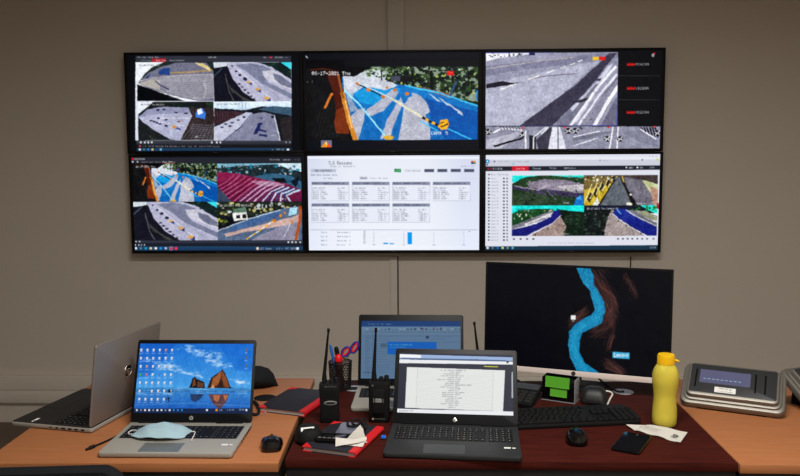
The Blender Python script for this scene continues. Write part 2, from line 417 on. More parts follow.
# ------------------------------------------------------------------ pictures on the wall displays
def scene_track(d):      # blue painted floor with barriers; source box 305,67..478,139
    d.rect((10, 12, 18), 300, 60, 480, 150)
    d.poly((134, 150, 132), [(372, 78), (372, 66), (478, 67), (478, 102), (420, 92)]); d.poly((226, 232, 238), [(352, 78), (366, 70), (378, 68), (384, 84), (352, 92)]); d.poly((206, 214, 220), [(352, 78), (366, 70), (380, 70), (400, 84), (352, 92)])
    d.blobs([(14, 26, 18), (30, 48, 26), (8, 16, 14), (48, 70, 34), (20, 36, 40)], (388, 66, 480, 92), 330, 1.2, 4.0, 3); d.blobs([(40, 60, 30), (90, 120, 70), (20, 34, 24)], (366, 67, 392, 77), 60, .8, 2, 13)
    d.blobs([(206, 222, 214), (150, 180, 120), (190, 205, 90)], (374, 67, 478, 94), 80, .5, 1.7, 4)
    d.poly((92, 78, 72), [(395, 84), (430, 88), (452, 97), (440, 98), (400, 88)], nz=20)
    d.poly((150, 96, 74), [(422, 88), (452, 94), (450, 98), (430, 92)], nz=20)
    for x, t in ((381, 1.2), (397, 1.6), (412, 2), (431, 3.4), (452, 2.2), (468, 1.6)): d.line((12, 16, 18), t, [(x, 70), (x + 1, 84 + (x - 381) * .12)])
    d.rect((24, 22, 30), 401, 76, 413, 82); d.rect((70, 70, 90), 391, 76, 400, 81)
    d.blobs([(30, 50, 34), (16, 30, 24), (52, 78, 40)], (452, 82, 478, 104), 30, 1.5, 4, 9)
    d.line((52, 82, 120), 2.2, [(450, 96), (456, 81)]); d.line((30, 130, 200), 2, [(477, 90), (477, 100)])
    road = [(342, 77), (360, 80), (392, 83), (420, 89), (478, 106), (478, 140), (354, 140), (348, 105), (342, 85)]
    d.poly((14, 122, 196), road, nz=7, c2=(20, 104, 176))
    d.poly((0, 86, 166), [(425, 98), (478, 112), (478, 140), (446, 140), (430, 118)], nz=5)
    d.poly((26, 150, 214), [(352, 92), (372, 86), (400, 88), (396, 100), (378, 106), (360, 102)], nz=6)
    d.poly((204, 208, 220), [(343, 76), (362, 77), (392, 82), (398, 86), (384, 90), (364, 86), (352, 94), (344, 92)], nz=14)
    L = (176, 178, 194)
    d.poly(L, [(345, 88), (354, 90), (352, 100), (358, 110), (350, 112)], al=.8, nz=10)
    d.poly(L, [(392, 89), (399, 92), (394, 99), (384, 110), (371, 116), (363, 112), (378, 102)], nz=12)
    d.poly(L, [(401, 97), (403, 103), (394, 124), (390, 137), (380, 139), (386, 122), (396, 104)], nz=12)
    d.poly((180, 182, 196), [(404, 104), (410, 96), (418, 104), (425, 114), (430, 128), (430, 140), (398, 140), (402, 121)], nz=14)
    d.poly(L, [(412, 92), (421, 96), (428, 105), (430, 112), (424, 115), (416, 105), (411, 98)], nz=12)
    d.poly(L, [(349, 118), (358, 109), (365, 108), (364, 120), (358, 140), (354, 140)], nz=12)
    for x, y in ((428, 93), (438, 97), (446, 102)): d.poly((186, 196, 214), [(x, y), (x + 4, y + 2), (x + 13, y + 9), (x + 9, y + 8)])
    d.poly((186, 196, 214), [(455, 108), (462, 112), (463, 116), (458, 113)])
    d.line((70, 190, 234), 1.6, [(405, 85.5), (440, 93), (478, 106)])
    d.line((150, 220, 240), 1.5, [(344, 90), (360, 105), (386, 137)])
    d.line((200, 224, 232), .8, [(356, 82), (376, 91), (404, 104)])
    d.line((24, 26, 34), 1.2, [(358, 84), (378, 94), (384, 98)])
    d.line((222, 216, 190), 2.2, [(392, 99), (422, 117)])
    for i in range(6): d.line((240, 176, 40) if i % 2 else (36, 32, 30), 2.4, [(422 + i * 3.2, 117 + i * 1.7), (425.2 + i * 3.2, 118.7 + i * 1.7)])
    d.line((60, 184, 236), 1.2, [(420, 121), (438, 131)]); d.line((60, 184, 236), 1.2, [(446, 128), (471, 139)])
    for x, y, r in ((357, 83.5, 1.6), (368, 89.8, 2.2), (383, 96.6, 2), (387, 87.5, 1.4), (395, 89.6, 1.8), (407, 93.5, 2.1)): d.ell((206, 118, 40), x, y, r, r * .85)
    d.poly((240, 170, 30), [(440, 120), (447, 119), (449, 124), (447, 129), (441, 130), (439, 126)]); d.line((40, 26, 20), 1.4, [(441, 127), (448, 124)]); d.line((40, 26, 20), 1, [(440, 123), (444, 122)])
    d.ell((206, 160, 50), 388.5, 137.5, 5.2, 2.4)
    # dark shed wall, brown board and timber post at the left
    d.poly((20, 20, 23), [(305, 67), (343, 67), (341, 80), (346, 112), (350, 140), (305, 140)], nz=3)
    d.poly((7, 9, 16), [(305, 60), (345, 60), (360, 66), (372, 68), (352, 73), (336, 71), (305, 68)])
    for i in range(12): d.line((44, 48, 48), .5, [(308 + i * 2.2, 80 + i * 1.5), (322 + i * 2.2, 138)], al=.6)
    for i in range(7): d.line((52, 54, 52), .4, [(312 + i * 4, 138), (324 + i * 3.4, 98)], al=.6)
    d.poly((78, 30, 18), [(326, 72), (338, 72), (341, 92), (344, 108), (336, 110), (333, 92)])
    d.poly((120, 52, 24), [(336, 110), (345, 106), (349, 134), (336, 133), (334, 122)])
    d.line((74, 34, 18), 1.5, [(310, 70), (322, 68.5), (338, 71.5)])
    d.line((206, 134, 44), 4.6, [(342, 92), (346, 108), (350, 124), (355.5, 140)])
    d.line((150, 84, 34), 2.2, [(338, 74), (340.5, 86), (343, 98)]); d.line((240, 196, 120), 1.2, [(345, 100), (352, 128)])
    d.line((214, 122, 48), 2.2, [(332, 93), (324.5, 108)])
    d.natural((305, 60, 478, 140), .8, 18, 3)
    d.text('06-17-2021 Thu', 312, 71.6, 3.4, (240, 240, 240), 2.75)

def scene_curve(d):      # pale curved slope with bollards; source box 213.5,63..290.7,101.5
    d.rect((24, 26, 38), 212, 62, 292, 103)
    d.poly((204, 212, 220), [(213, 62), (228, 62), (226, 66), (214, 68)])
    d.line((70, 84, 100), 1, [(214, 76), (222, 68)]); d.line((90, 92, 96), .8, [(225, 74), (229, 92), (234, 101)])
    for i in range(9): d.line((74, 72, 70), .7, [(228 + i * 1.8, 84 + i * 2), (233 + i * 2.6, 93 + i * 1.2)])
    d.poly((176, 176, 200), [(226, 62.5), (258, 62.5), (276, 68), (292, 80), (292, 103), (259, 103), (243, 92), (233, 79)], nz=5)
    d.poly((122, 126, 150), [(236, 65), (250, 63), (264, 66), (272, 70), (262, 74), (268, 82), (292, 94), (292, 99), (262, 84), (248, 73)], nz=5)
    d.poly((194, 192, 206), [(262, 71), (272, 70), (284, 76), (292, 85), (292, 90), (276, 84), (265, 78)])
    d.poly((112, 116, 138), [(273, 73), (282, 76), (292, 84), (292, 88), (282, 85), (274, 79)])
    d.line((144, 146, 170), .6, [(240, 66), (262, 84), (285, 103)]); d.line((216, 216, 226), .6, [(234, 66), (252, 82), (275, 103)])
    d.poly((22, 38, 40), [(256, 62), (292, 62), (292, 80), (284, 75), (272, 67)]); d.blobs([(40, 78, 50), (24, 52, 60)], (262, 63, 290, 76), 16, .6, 1.6, 2, inside=lambda x, y: y < 63 + (x - 258) * .38)
    d.poly((60, 210, 226), [(280, 62), (292, 62), (292, 70)])
    for x, y, r in ((232, 66, .8), (236, 71, 1), (240, 74.6, 1.3), (245, 79, 1.6)): d.ell((44, 42, 70), x, y, r * 1.3, r)
    for x, y, r in ((249, 83, 2), (258, 90, 2.4), (267, 99, 2.8)):
        d.poly((52, 62, 118), [(x - r, y), (x + r * 1.3, y - r * .4), (x + r * 1.2, y + r * 1.3), (x + .6, y + r * .7)]); d.ell((206, 160, 90), x - .5, y - .9, r, r * .6)
    for i in range(6): d.ell((60, 46, 60), 239 + i * 3, 84 + i * 3, 1.4, .9)
    d.natural((213.5, 62, 292, 103), .8, 16, 5)
    d.text('06-17-2021 Thu', 215, 65, 1.4, (240, 240, 240), .95)

def lcl(d, box):
    d.sub(box, box)
def tv_a(d):
    d.rect((46, 48, 60), 135.6, 56, 291, 62.5)
    d.text('Main  View  Tools  Help', 137, 56.6, 1.3, (200, 205, 210), .95); d.text('iVMS-4200', 208, 56.7, 1.3, (230, 230, 235), .9); d.text('admin', 263, 56.8, 1.2, (200, 200, 210), .8); d.rect((210, 40, 60), 269.5, 56.8, 272, 58.2); d.text('00:32:52  - x', 275, 56.8, 1.2, (190, 195, 205), .95)
    d.rect((176, 30, 44), 151.5, 58.7, 165.8, 62.4); d.text('Main View', 156, 59.6, 1.6, (240, 220, 220), 1.1); d.text('Control Panel', 141, 59.6, 1.5, (120, 180, 150), .75); d.text('Device Management', 170, 59.6, 1.5, (190, 195, 200), .85)
    d.rect((222, 226, 240), 135.4, 62.3, 291.4, 140.5)
    lcl(d, (136.2, 62.4, 213.5, 101))
    d.rect((228, 232, 240), 136, 62, 214, 101); d.poly((10, 14, 18), [(137, 84), (165, 94), (185, 101), (137, 101)])
    d.poly((34, 46, 44), [(138, 83), (145, 73), (154, 66), (164, 62), (214, 62), (214, 72), (150, 78)])
    d.poly((112, 112, 132), [(138, 83), (148, 73), (160, 67), (176, 62.6), (206, 62.6), (214, 72), (214, 101), (200, 101), (184, 98), (164, 93), (148, 88)], nz=7)
    d.poly((150, 148, 160), [(138, 83.4), (150, 79), (178, 75.5), (214, 74), (214, 98), (200, 100), (184, 97), (164, 92), (148, 87)], nz=8)
    for i in range(9): d.line((112, 110, 126), .5, [(140 + i * 3, 84 + i * .6), (170, 83 + i * 1.8), (213, 82 + i * 2)], al=.7)
    d.poly((186, 178, 166), [(138, 83.3), (150, 79.5), (160, 80), (160, 90), (148, 87)], al=.7)
    d.line((178, 172, 176), .8, [(140, 81), (152, 78), (180, 75), (213, 74)]); d.line((166, 140, 96), 1.6, [(170, 73), (190, 72), (212, 70)])
    d.poly((40, 70, 132), [(158, 71), (163, 68), (170, 68), (170, 75), (159, 74.5)]); d.poly((50, 70, 120), [(145, 78), (151, 73), (148, 79)])
    d.line((34, 44, 92), 1, [(155, 81), (162, 86), (169, 89.4)]); d.poly((220, 200, 140), [(194, 62.6), (203, 63.5), (210, 68), (210, 71), (204, 67.6)])
    d.line((196, 196, 206), 2, [(203, 80), (206, 90), (204, 98)], al=.4)
    d.natural((136, 62, 214, 101), .7, 16, 6)
    d.text('06-17-2021 Thu 00:32', 139, 64.6, 1.3, (20, 20, 24), .75); d.text('06-17', 154, 64.6, 1.4, (240, 240, 240), 1.2); d.text('CAM 5', 193, 97.4, 1.6, (240, 240, 245), 1)
    lcl(d, (214.3, 63, 291, 101.5)); scene_curve(d)
    lcl(d, (138.5, 102, 213.5, 140))
    d.rect((30, 34, 36), 138, 101, 214, 141); d.poly((228, 232, 242), [(138, 101), (154, 101), (146, 108), (138, 114)])
    d.blobs([(30, 54, 34), (40, 66, 40), (18, 30, 30)], (158, 102, 213, 108), 26, 1, 3, 5)
    d.poly((54, 44, 46), [(190, 108), (214, 108), (214, 141), (178, 141)], nz=14)
    for i in range(8): d.line((104, 104, 112), .5, [(182 + i * 4, 140), (194 + i * 3, 124)]); d.line((104, 104, 112), .5, [(190, 124 + i * 2.2), (213, 126 + i * 2)])
    d.poly((172, 174, 198), [(138, 117), (148, 109), (162, 106.8), (188, 107.4), (192, 116), (180, 141), (170, 139), (154, 130), (143, 122)], nz=5)
    d.poly((142, 144, 172), [(138, 117), (148, 109), (162, 106.8), (188, 107.4), (190, 113), (160, 114)], nz=4)
    d.line((206, 206, 218), .6, [(145, 120), (186, 126)]); d.line((206, 206, 218), .6, [(156, 118), (189, 118)])
    for x, y in ((151, 120.5), (154, 121.6), (157, 122.6), (160, 123.8), (166, 125.6), (158, 118), (166, 119.6), (179, 121.5), (158, 110), (164, 109.4), (176, 112.6), (186, 113.4)): d.ell((36, 36, 74), x, y, 1.7, .9)
    d.ell((206, 150, 90), 174, 126.6, 2.4, 1.7); d.line((50, 70, 140), 1.5, [(176, 128), (181, 129.6)]); d.ell((190, 120, 70), 180, 121, 1.4, .7)
    d.poly((60, 120, 210), [(195, 117), (197, 110), (202, 108), (206, 113), (205, 119)]); d.poly((230, 238, 248), [(197, 110), (201, 108), (203, 113), (198, 115)])
    d.blobs([(70, 70, 60), (40, 42, 40)], (139, 122, 160, 140), 24, .5, 1.4, 6, inside=lambda x, y: y > 118 + (x - 138) * .75)
    d.natural((138, 101, 214, 141), .8, 18, 7)
    d.text('06-17-2021', 141, 104, 1.4, (30, 30, 34), 1); d.text('Thu 00:32:5', 152, 104, 1.5, (244, 244, 244), 1.1); d.text('CAM', 195, 136, 1.6, (240, 240, 245), 1)
    lcl(d, (214.6, 101.8, 291.3, 140.6))
    d.rect((228, 238, 250), 214, 101, 292, 112, c2=(180, 206, 230)); d.poly((24, 30, 40), [(214, 108), (232, 109), (245, 110), (262, 106), (292, 110), (292, 141), (214, 141)])
    d.poly((62, 88, 110), [(258, 109), (270, 106), (291.5, 107), (291.5, 116), (276, 113)], nz=8)
    d.poly((72, 50, 58), [(214, 110), (243, 112), (240, 116), (214, 125)]); 
    for i in range(10): d.line((40, 28, 36), .8, [(216 + i * 2.6, 110), (216 + i * 2.6, 124 - i)])
    d.poly((186, 188, 208), [(214, 127), (238, 116), (246, 112), (252, 112.6), (252, 117), (240, 127), (222, 141), (214, 141)], nz=5)
    d.poly((128, 130, 154), [(252, 114), (264, 112), (275, 115), (280, 141), (222, 141), (240, 128)], nz=6)
    d.line((214, 216, 222), .9, [(274, 115), (280, 141)]); d.line((70, 74, 110), .6, [(251, 114), (241, 126), (223, 141)])
    for x, y in ((222, 127), (226, 124), (232, 122.5), (230, 126), (238, 120), (244, 117)): d.ell((40, 42, 80), x, y, 1.8, .8)
    D = (34, 42, 92)
    d.poly(D, [(258, 123), (262, 123), (257, 134), (253, 134.5)]); d.line(D, 1.8, [(258, 129.5), (266, 131.5)]); d.line(D, 2, [(259, 134.5), (267, 136)]); d.ell(D, 260.5, 123.5, 2.6, 1); d.line(D, 1, [(260, 117), (262, 119)]); d.ell((16, 18, 40), 272.6, 116.5, 1.6, 1.3)
    d.poly((44, 40, 44), [(279, 118), (292, 116), (292, 141), (283, 141)], nz=10)
    d.line((120, 130, 140), .4, [(242, 102), (242, 112)]); d.line((120, 130, 140), .4, [(245.5, 102), (245.5, 111)])
    d.natural((214, 101, 292, 141), .8, 16, 8)
    d.text('06-17-2021 Thu 00:32', 217, 103.4, 1.5, (60, 70, 90), 1.15); d.text('CAM 3', 271, 135, 1.2, (220, 220, 220), 1)
    d.reset()
    d.rect((66, 68, 80), 136.5, 140.6, 291.5, 144.6, c2=(34, 36, 44)); d.rect((20, 20, 26), 136.5, 144.6, 291.5, 148)
    for x in (140, 144, 147.5, 151, 211, 216, 219.5): d.rect((214, 216, 224), x, 141.5, x + 1.6, 143.3)
    for x in (285.5, 289.3): d.rect((160, 160, 170), x, 141.6, x + 1.2, 143)
    d.rect((214, 80, 90), 139, 145.5, 141, 146.8); d.text('x P  16:32 Thursday the storage is full', 143, 145.4, 1.6, (176, 178, 186), 1.1); d.text('Disk 100% overwriting records', 188, 145.6, 1.5, (150, 150, 160), 1.1)
    d.rect((26, 62, 92), 136.8, 148, 291.7, 151.2, c2=(22, 46, 74))
    for i, c in enumerate(((230, 236, 240), (80, 120, 140), (40, 130, 210), (220, 200, 130), (30, 70, 100), (110, 180, 210))): d.rect(c, 138.8 + i * 4.2, 148.6, 140.8 + i * 4.2, 150.4)
    d.text('o ^ PRT 22', 272, 148.7, 1.5, (200, 210, 220), 1.2); d.rect((240, 244, 250), 287, 148.7, 289, 150.4)
def tv_b(d):
    d.rect((7, 10, 20), 300, 50, 484, 158)
    d.sub((305, 60, 477.6, 139.4), (305, 60, 477.6, 139.4)); scene_track(d)
    d.reset()
    d.rect((7, 10, 18), 345, 60, 478, 66.8)
    d.text('06-17-2021 Thu', 312, 71.8, 3.2, (244, 244, 244), 2.75)
    d.rect((226, 26, 20), 446.8, 71.2, 453.8, 75.4); d.rect((250, 90, 60), 449, 72, 452, 73)
    d.text('CAM: 5', 431, 131.3, 3.4, (244, 246, 250), 2.9)
    d.rect((110, 116, 140), 321, 140.3, 331.8, 147.2); d.poly((240, 150, 30), [(321, 147.2), (326, 141), (331.8, 147.2)]); d.poly((236, 84, 30), [(327, 142), (331.8, 147.2), (327, 147.2)]); d.poly((252, 226, 150), [(325, 143), (327, 142), (327, 146)])
    d.line((190, 196, 200), .9, [(305.8, 56), (307.6, 58)]); d.rect((110, 112, 116), 307, 81.6, 308, 82.6); d.rect((80, 82, 86), 312, 80.4, 312.8, 83)
def road_bits(d, x, y, k=1):
    d.poly((20, 20, 26), [(x - 3 * k, y - 1), (x, y - 3), (x + 3 * k, y - 1), (x + 2 * k, y + 3), (x - 2 * k, y + 3)])
    d.line((226, 226, 232), .9, [(x - 2.6 * k, y - 1), (x, y + .6), (x - 2 * k, y + 2.4)]); d.line((226, 226, 232), .9, [(x + 2.6 * k, y - 2), (x + .6, y), (x + 2.4 * k, y + 1.6)])
def tv_c(d):
    d.rect((10, 11, 16), 480, 46, 666, 153)
    d.rect((70, 74, 170), 485.2, 52.6, 617.6, 125.8)
    lcl(d, (486, 53.4, 616.6, 125))
    d.rect((150, 150, 172), 484, 52, 618, 126, nz=12, cell=2); d.poly((176, 176, 196), [(484, 84), (600, 60), (560, 96), (519, 126), (484, 126)], nz=16, cell=2)
    d.poly((130, 130, 154), [(484, 66), (540, 60), (600, 53), (618, 53), (618, 58), (520, 70), (484, 76)], nz=10, cell=2)
    d.poly((236, 236, 244), [(486, 53), (535, 53), (500, 58), (486, 61)]); d.blobs([(40, 44, 70)], (488, 53.5, 522, 57), 22, .5, 1.4, 5); d.rect((20, 24, 70), 529, 53, 535, 55)
    d.line((190, 184, 180), .7, [(486, 68.5), (515, 64.5), (545, 60), (575, 57)]); d.line((96, 90, 104), .7, [(527, 79.6), (545, 76), (575, 73.5)])
    d.poly((34, 30, 44), [(486, 84), (498, 81.5), (503, 81), (514, 82.6), (525, 82.4), (514, 84), (499, 86.6), (486, 88.4)])
    for a, b, c, e in ((500, 89.6, 516, 83.6), (527, 79.8, 539, 75.6), (546.5, 73, 555, 70), (560.5, 68, 566, 66), (570, 64.6, 575, 62.8), (578, 61.6, 582, 60)): d.line((232, 230, 228), 1.1, [(a, b), (c, e)])
    d.poly((62, 60, 78), [(519, 126), (546, 106), (575, 85), (598, 64), (609, 53), (617, 53), (606, 66), (596, 80), (578, 100), (552, 126)], nz=9, cell=2)
    d.poly((200, 200, 218), [(553, 126), (579, 100), (596, 82), (608, 66), (614, 62), (604, 78), (580, 118), (572, 126)])
    d.poly((120, 120, 140), [(553, 126), (570, 108), (572, 112), (590, 90), (596, 84), (600, 84), (576, 116), (568, 126)], nz=10)
    d.poly((52, 50, 64), [(574, 101), (590, 97), (592, 98), (582, 102), (572, 103)]); d.poly((60, 58, 74), [(592, 80), (602, 78), (600, 81)])
    d.line((236, 236, 246), 2.6, [(570, 126), (597, 88), (616, 66)]); d.line((228, 228, 240), 2, [(578, 126), (600, 94), (617, 74)]); d.line((96, 94, 112), 1.4, [(583, 126), (604, 94), (617, 78)])
    d.poly((140, 138, 158), [(580, 126), (602, 96), (617, 79), (617, 90), (598, 126)], nz=14); d.line((238, 238, 248), 3.6, [(594, 126), (607, 103), (618, 86)]); d.poly((110, 108, 130), [(600, 126), (617, 96), (617, 126)], nz=30, cell=2)
    d.natural((486, 53, 617, 125), .8, 18, 9)
    d.text('WAX 04', 582, 118.5, 2, (60, 60, 70), 1.8)
    d.rect((240, 200, 40), 592.6, 56.8, 598.6, 60.2); d.rect((226, 28, 24), 599, 56.6, 605.4, 60.2)
    d.reset()
    for y in (64.3, 88.3, 112.3):
        d.text('HIK', 627, y - 1.3, 2.5, (236, 30, 26), 2.8); d.poly((226, 24, 22), [(627, y + 1.3), (628, y - .6), (635, y - .6), (635, y + 1.3)], al=.8); d.text('VISION', 635.6, y - 1.2, 2.3, (170, 172, 178), 2.2)
    for y in (75.5, 99.5): d.rect((44, 46, 56), 618, y, 660, y + .6)
    d.ell((150, 152, 156), 653, 55.2, 1.4, 1.7); d.ell((226, 40, 40), 654.4, 53.4, .8)
    # strip of four small pictures
    y0, y1 = 126.4, 148.9
    for i, (a, b) in enumerate(((485.8, 528.8), (529, 572.6), (572.8, 616.4), (616.6, 659.6))):
        lcl(d, (a, y0, b, y1)); d.rect((140, 140, 158), a - 1, y0, b + 1, y1, nz=14, cell=2)
        if i == 0:
            d.poly((176, 176, 190), [(486, 140), (520, 131), (524, 131), (500, 149), (486, 149)], nz=10); d.line((226, 226, 234), 1.6, [(493, 133), (501, 128.4), (522, 130)])
            for k in range(7): d.line((90, 90, 104), .8, [(500 + k * 3, 127), (502 + k * 3, 130)])
            d.line((14, 14, 22), 1.9, [(493.5, 146.4), (508, 142), (523, 138)]); road_bits(d, 488, 131.5); road_bits(d, 522.5, 134.5); d.line((226, 226, 236), 1.4, [(525.5, 130), (525.5, 149)]); d.rect((226, 60, 50), 521.6, 127.2, 524, 128.6)
        if i == 1:
            d.poly((40, 40, 50), [(529, 135), (536, 136), (536, 149), (529, 149)]); d.poly((66, 64, 78), [(536, 140), (550, 127), (557, 127), (548, 149), (538, 149)]); d.poly((206, 206, 218), [(552, 127), (560, 127), (566, 149), (548, 149)])
            d.line((232, 232, 240), 1, [(533.4, 149), (533.6, 137), (546, 127)]); d.line((236, 236, 244), 1, [(541, 134), (548, 127)]); d.line((50, 50, 64), 1, [(557.8, 127), (558, 149)]); road_bits(d, 568, 130.5, 1.3); d.rect((226, 40, 44), 563.5, 126.8, 566, 128)
        if i == 2:
            d.poly((116, 116, 134), [(573, 136), (600, 132), (616, 131), (590, 138), (573, 141)]); d.line((220, 220, 232), .9, [(573, 146), (598, 138)]); d.line((216, 216, 228), .9, [(573, 137), (600, 131)])
            road_bits(d, 575, 130.6, 1.2); d.line((20, 20, 26), 1.2, [(580, 127), (582, 129)]); road_bits(d, 607, 138.5); d.line((230, 230, 238), 1.2, [(609.4, 149), (613, 127)]); d.rect((226, 40, 44), 607.4, 126.4, 609.8, 127.6)
        if i == 3:
            d.line((230, 230, 238), 1.2, [(618, 127), (616.8, 149)]); road_bits(d, 619.6, 138.5); d.poly((112, 112, 130), [(622, 132), (640, 129), (656, 140), (659, 147), (640, 142)], al=.5)
            for k in range(6): d.line((22, 22, 30), 1.4, [(641 + k * 2.8, 127), (643 + k * 3, 132 + k * 1)])
            d.line((226, 226, 236), 1.2, [(640, 129), (656, 139)]); road_bits(d, 657, 133); d.rect((226, 60, 44), 653, 125.9, 656, 127)
        d.natural((a, y0, b, y1), .6, 20, 10 + i, 1.2)
    d.reset()
def tv_d(d):
    d.rect((16, 20, 30), 126, 153, 305, 256); d.rect((34, 36, 46), 131, 157.5, 304, 163)
    d.rect((206, 24, 34), 131.6, 158, 133.8, 160); d.text('HIKVISION', 134.5, 158.2, 1.6, (226, 228, 232), 1.15)
    d.rect((200, 204, 210), 132, 161, 133.4, 162.6); d.rect((200, 204, 210), 136.8, 161, 138.2, 162.6); d.text('Control Panel  Device', 141, 161.2, 1.5, (140, 144, 152), .95); d.text('Main View x', 162.6, 161, 1.7, (236, 236, 240), 1.15); d.rect((206, 30, 44), 162, 162.9, 175.4, 163.3)
    d.text('Storage  admin   - x', 269.5, 158.8, 1.5, (190, 194, 202), 1.5)
    d.sub((305, 67, 478, 139), (132.7, 163.4, 217.3, 201.4)); scene_track(d)
    lcl(d, (217.6, 163.7, 301, 201.4))
    d.rect((120, 170, 190), 217, 163, 302, 170); d.poly((206, 226, 236), [(276, 163), (302, 163), (302, 172), (288, 168)])
    d.poly((32, 46, 52), [(217, 168), (240, 166), (276, 164), (302, 174), (302, 202), (217, 202)], nz=12); d.blobs([(190, 206, 216), (30, 130, 160), (90, 110, 116), (20, 40, 44)], (217, 165, 300, 174), 70, .6, 2, 4)
    d.poly((52, 96, 124), [(252, 177), (272, 173), (290, 175), (302, 182), (302, 192), (290, 186), (270, 182)], nz=10); d.poly((14, 20, 28), [(271, 178), (284, 178), (288, 183), (276, 182)]); d.poly((18, 30, 44), [(290, 181), (300, 176), (296, 188)])
    d.poly((140, 34, 78), [(217, 172), (236, 173), (262, 179), (288, 184), (302, 190), (302, 202), (231, 202), (217, 186)], nz=8, c2=(96, 22, 60))
    for i in range(26):
        t = i / 25
        c = ((190, 104, 140) if i % 2 else (88, 20, 52)) if t < .45 else ((206, 170, 196) if i % 2 else (96, 40, 90)) if t < .75 else ((190, 200, 222) if i % 2 else (50, 56, 104))
        d.line(c, .5 + t * 1.1, [(232 + 68 * t, 173 + 17 * t), (224 + 62 * t, 181 + 14 * t), (216 + 76 * t * t, 186 + 18 * min(1, t * 2.2))])
    d.poly((206, 190, 206), [(250, 181), (272, 181), (286, 185), (262, 186)], al=.55); d.poly((60, 74, 96), [(217, 186), (232, 202), (217, 202)])
    d.natural((217, 163, 302, 202), .8, 20, 21)
    d.text('CAM 1', 280, 198, 1.7, (240, 240, 240), 1.3)
    d.sub((214.3, 63, 291, 101.5), (133.2, 202, 217.3, 240.2)); scene_curve(d)
    lcl(d, (217.6, 202, 301.6, 240.2))
    d.rect((34, 40, 34), 217, 202, 302, 216, nz=20); d.blobs([(200, 210, 216), (190, 180, 120), (30, 44, 26), (14, 22, 16), (80, 96, 50)], (217, 202, 300, 216), 110, .7, 2.6, 8); d.blobs([(190, 190, 60), (40, 60, 30)], (217, 216, 228, 226), 20, .7, 1.8, 12)
    d.poly((226, 226, 224), [(232, 213), (246, 212), (248, 219), (234, 221)]); d.rect((30, 26, 30), 236, 215, 240, 218.5); d.rect((30, 26, 30), 242.5, 214, 246, 218); d.poly((90, 120, 100), [(234, 209), (245, 207), (247, 212), (232, 213)])
    d.poly((86, 104, 132), [(217, 232), (250, 218), (280, 209), (298, 206), (302, 208), (302, 241), (217, 241)], nz=8)
    d.poly((70, 100, 146), [(232, 226), (262, 214), (282, 210), (276, 218), (250, 226), (228, 232)], nz=6); d.line((182, 196, 206), 1, [(217, 231), (250, 218.5), (280, 210)])
    d.poly((196, 164, 156), [(224, 234), (256, 226), (292, 217), (300, 213), (300, 222), (270, 228), (244, 232), (226, 237)], nz=12); d.poly((176, 160, 176), [(258, 236), (290, 222), (300, 220), (298, 241), (250, 241)], al=.6, nz=10); d.poly((170, 214, 232), [(290, 208), (298, 207), (296, 214), (288, 216)])
    for i in range(9): d.line((236, 178, 40) if i % 2 == 0 else (230, 226, 220), 1.1, [(246 + i * 3.1, 239.4 - i * 2.1), (249 + i * 3.1, 237.4 - i * 2.1)])
    for x, y, r in ((274, 220.4, 1.7), (280.5, 215.6, 1.5), (285, 213, 1.1), (291.4, 222.5, 1.4)): d.ell((206, 130, 40), x, y, r, r)
    d.line((214, 216, 226), .7, [(291, 222), (284, 236)]); d.line((176, 84, 26), 2.8, [(300, 206), (299.4, 222), (295.5, 240)]); d.natural((217, 202, 302, 241), .8, 20, 22); d.text('06-17-2021 Thu 00:32:50', 220, 204.6, 1.8, (240, 240, 240), 1.4)
    d.reset()
    d.rect((46, 50, 64), 134, 240.4, 304, 243); d.rect((24, 28, 42), 134, 243, 304, 246.4); d.rect((28, 68, 100), 134, 246.4, 304, 250.6, c2=(22, 48, 84))
    for x in (135.5, 139): d.rect((200, 204, 210), x, 241, x + 1.2, 242.2)
    for x in (287.6, 291.5, 295, 299.4): d.rect((200, 204, 210), x, 241.3, x + 1.6, 243)
    for x in (135, 138.4, 141, 144): d.rect((200, 204, 214), x, 244.2, x + .9, 245.6)
    for i, c in enumerate(((230, 236, 240), (80, 120, 140), (20, 150, 200), (226, 206, 150), (236, 236, 236), (40, 140, 220), (160, 190, 210))): d.rect(c, 134.6 + i * 5, 247.2, 137 + i * 5, 249.4)
    d.rect((110, 130, 160), 169.2, 246.6, 173, 250.2); d.rect((220, 30, 60), 170, 247.3, 172.4, 249.6); d.rect((236, 50, 70), 174.6, 247.2, 177.4, 249.8)
    d.ell((236, 214, 190), 257.6, 248.5, 1.4); d.text('27C Sunny  ^ o D x  PRT 22:36', 260.4, 247.6, 1.9, (200, 210, 226), 1.25); d.rect((240, 244, 250), 296.4, 247.3, 298.8, 249.6)
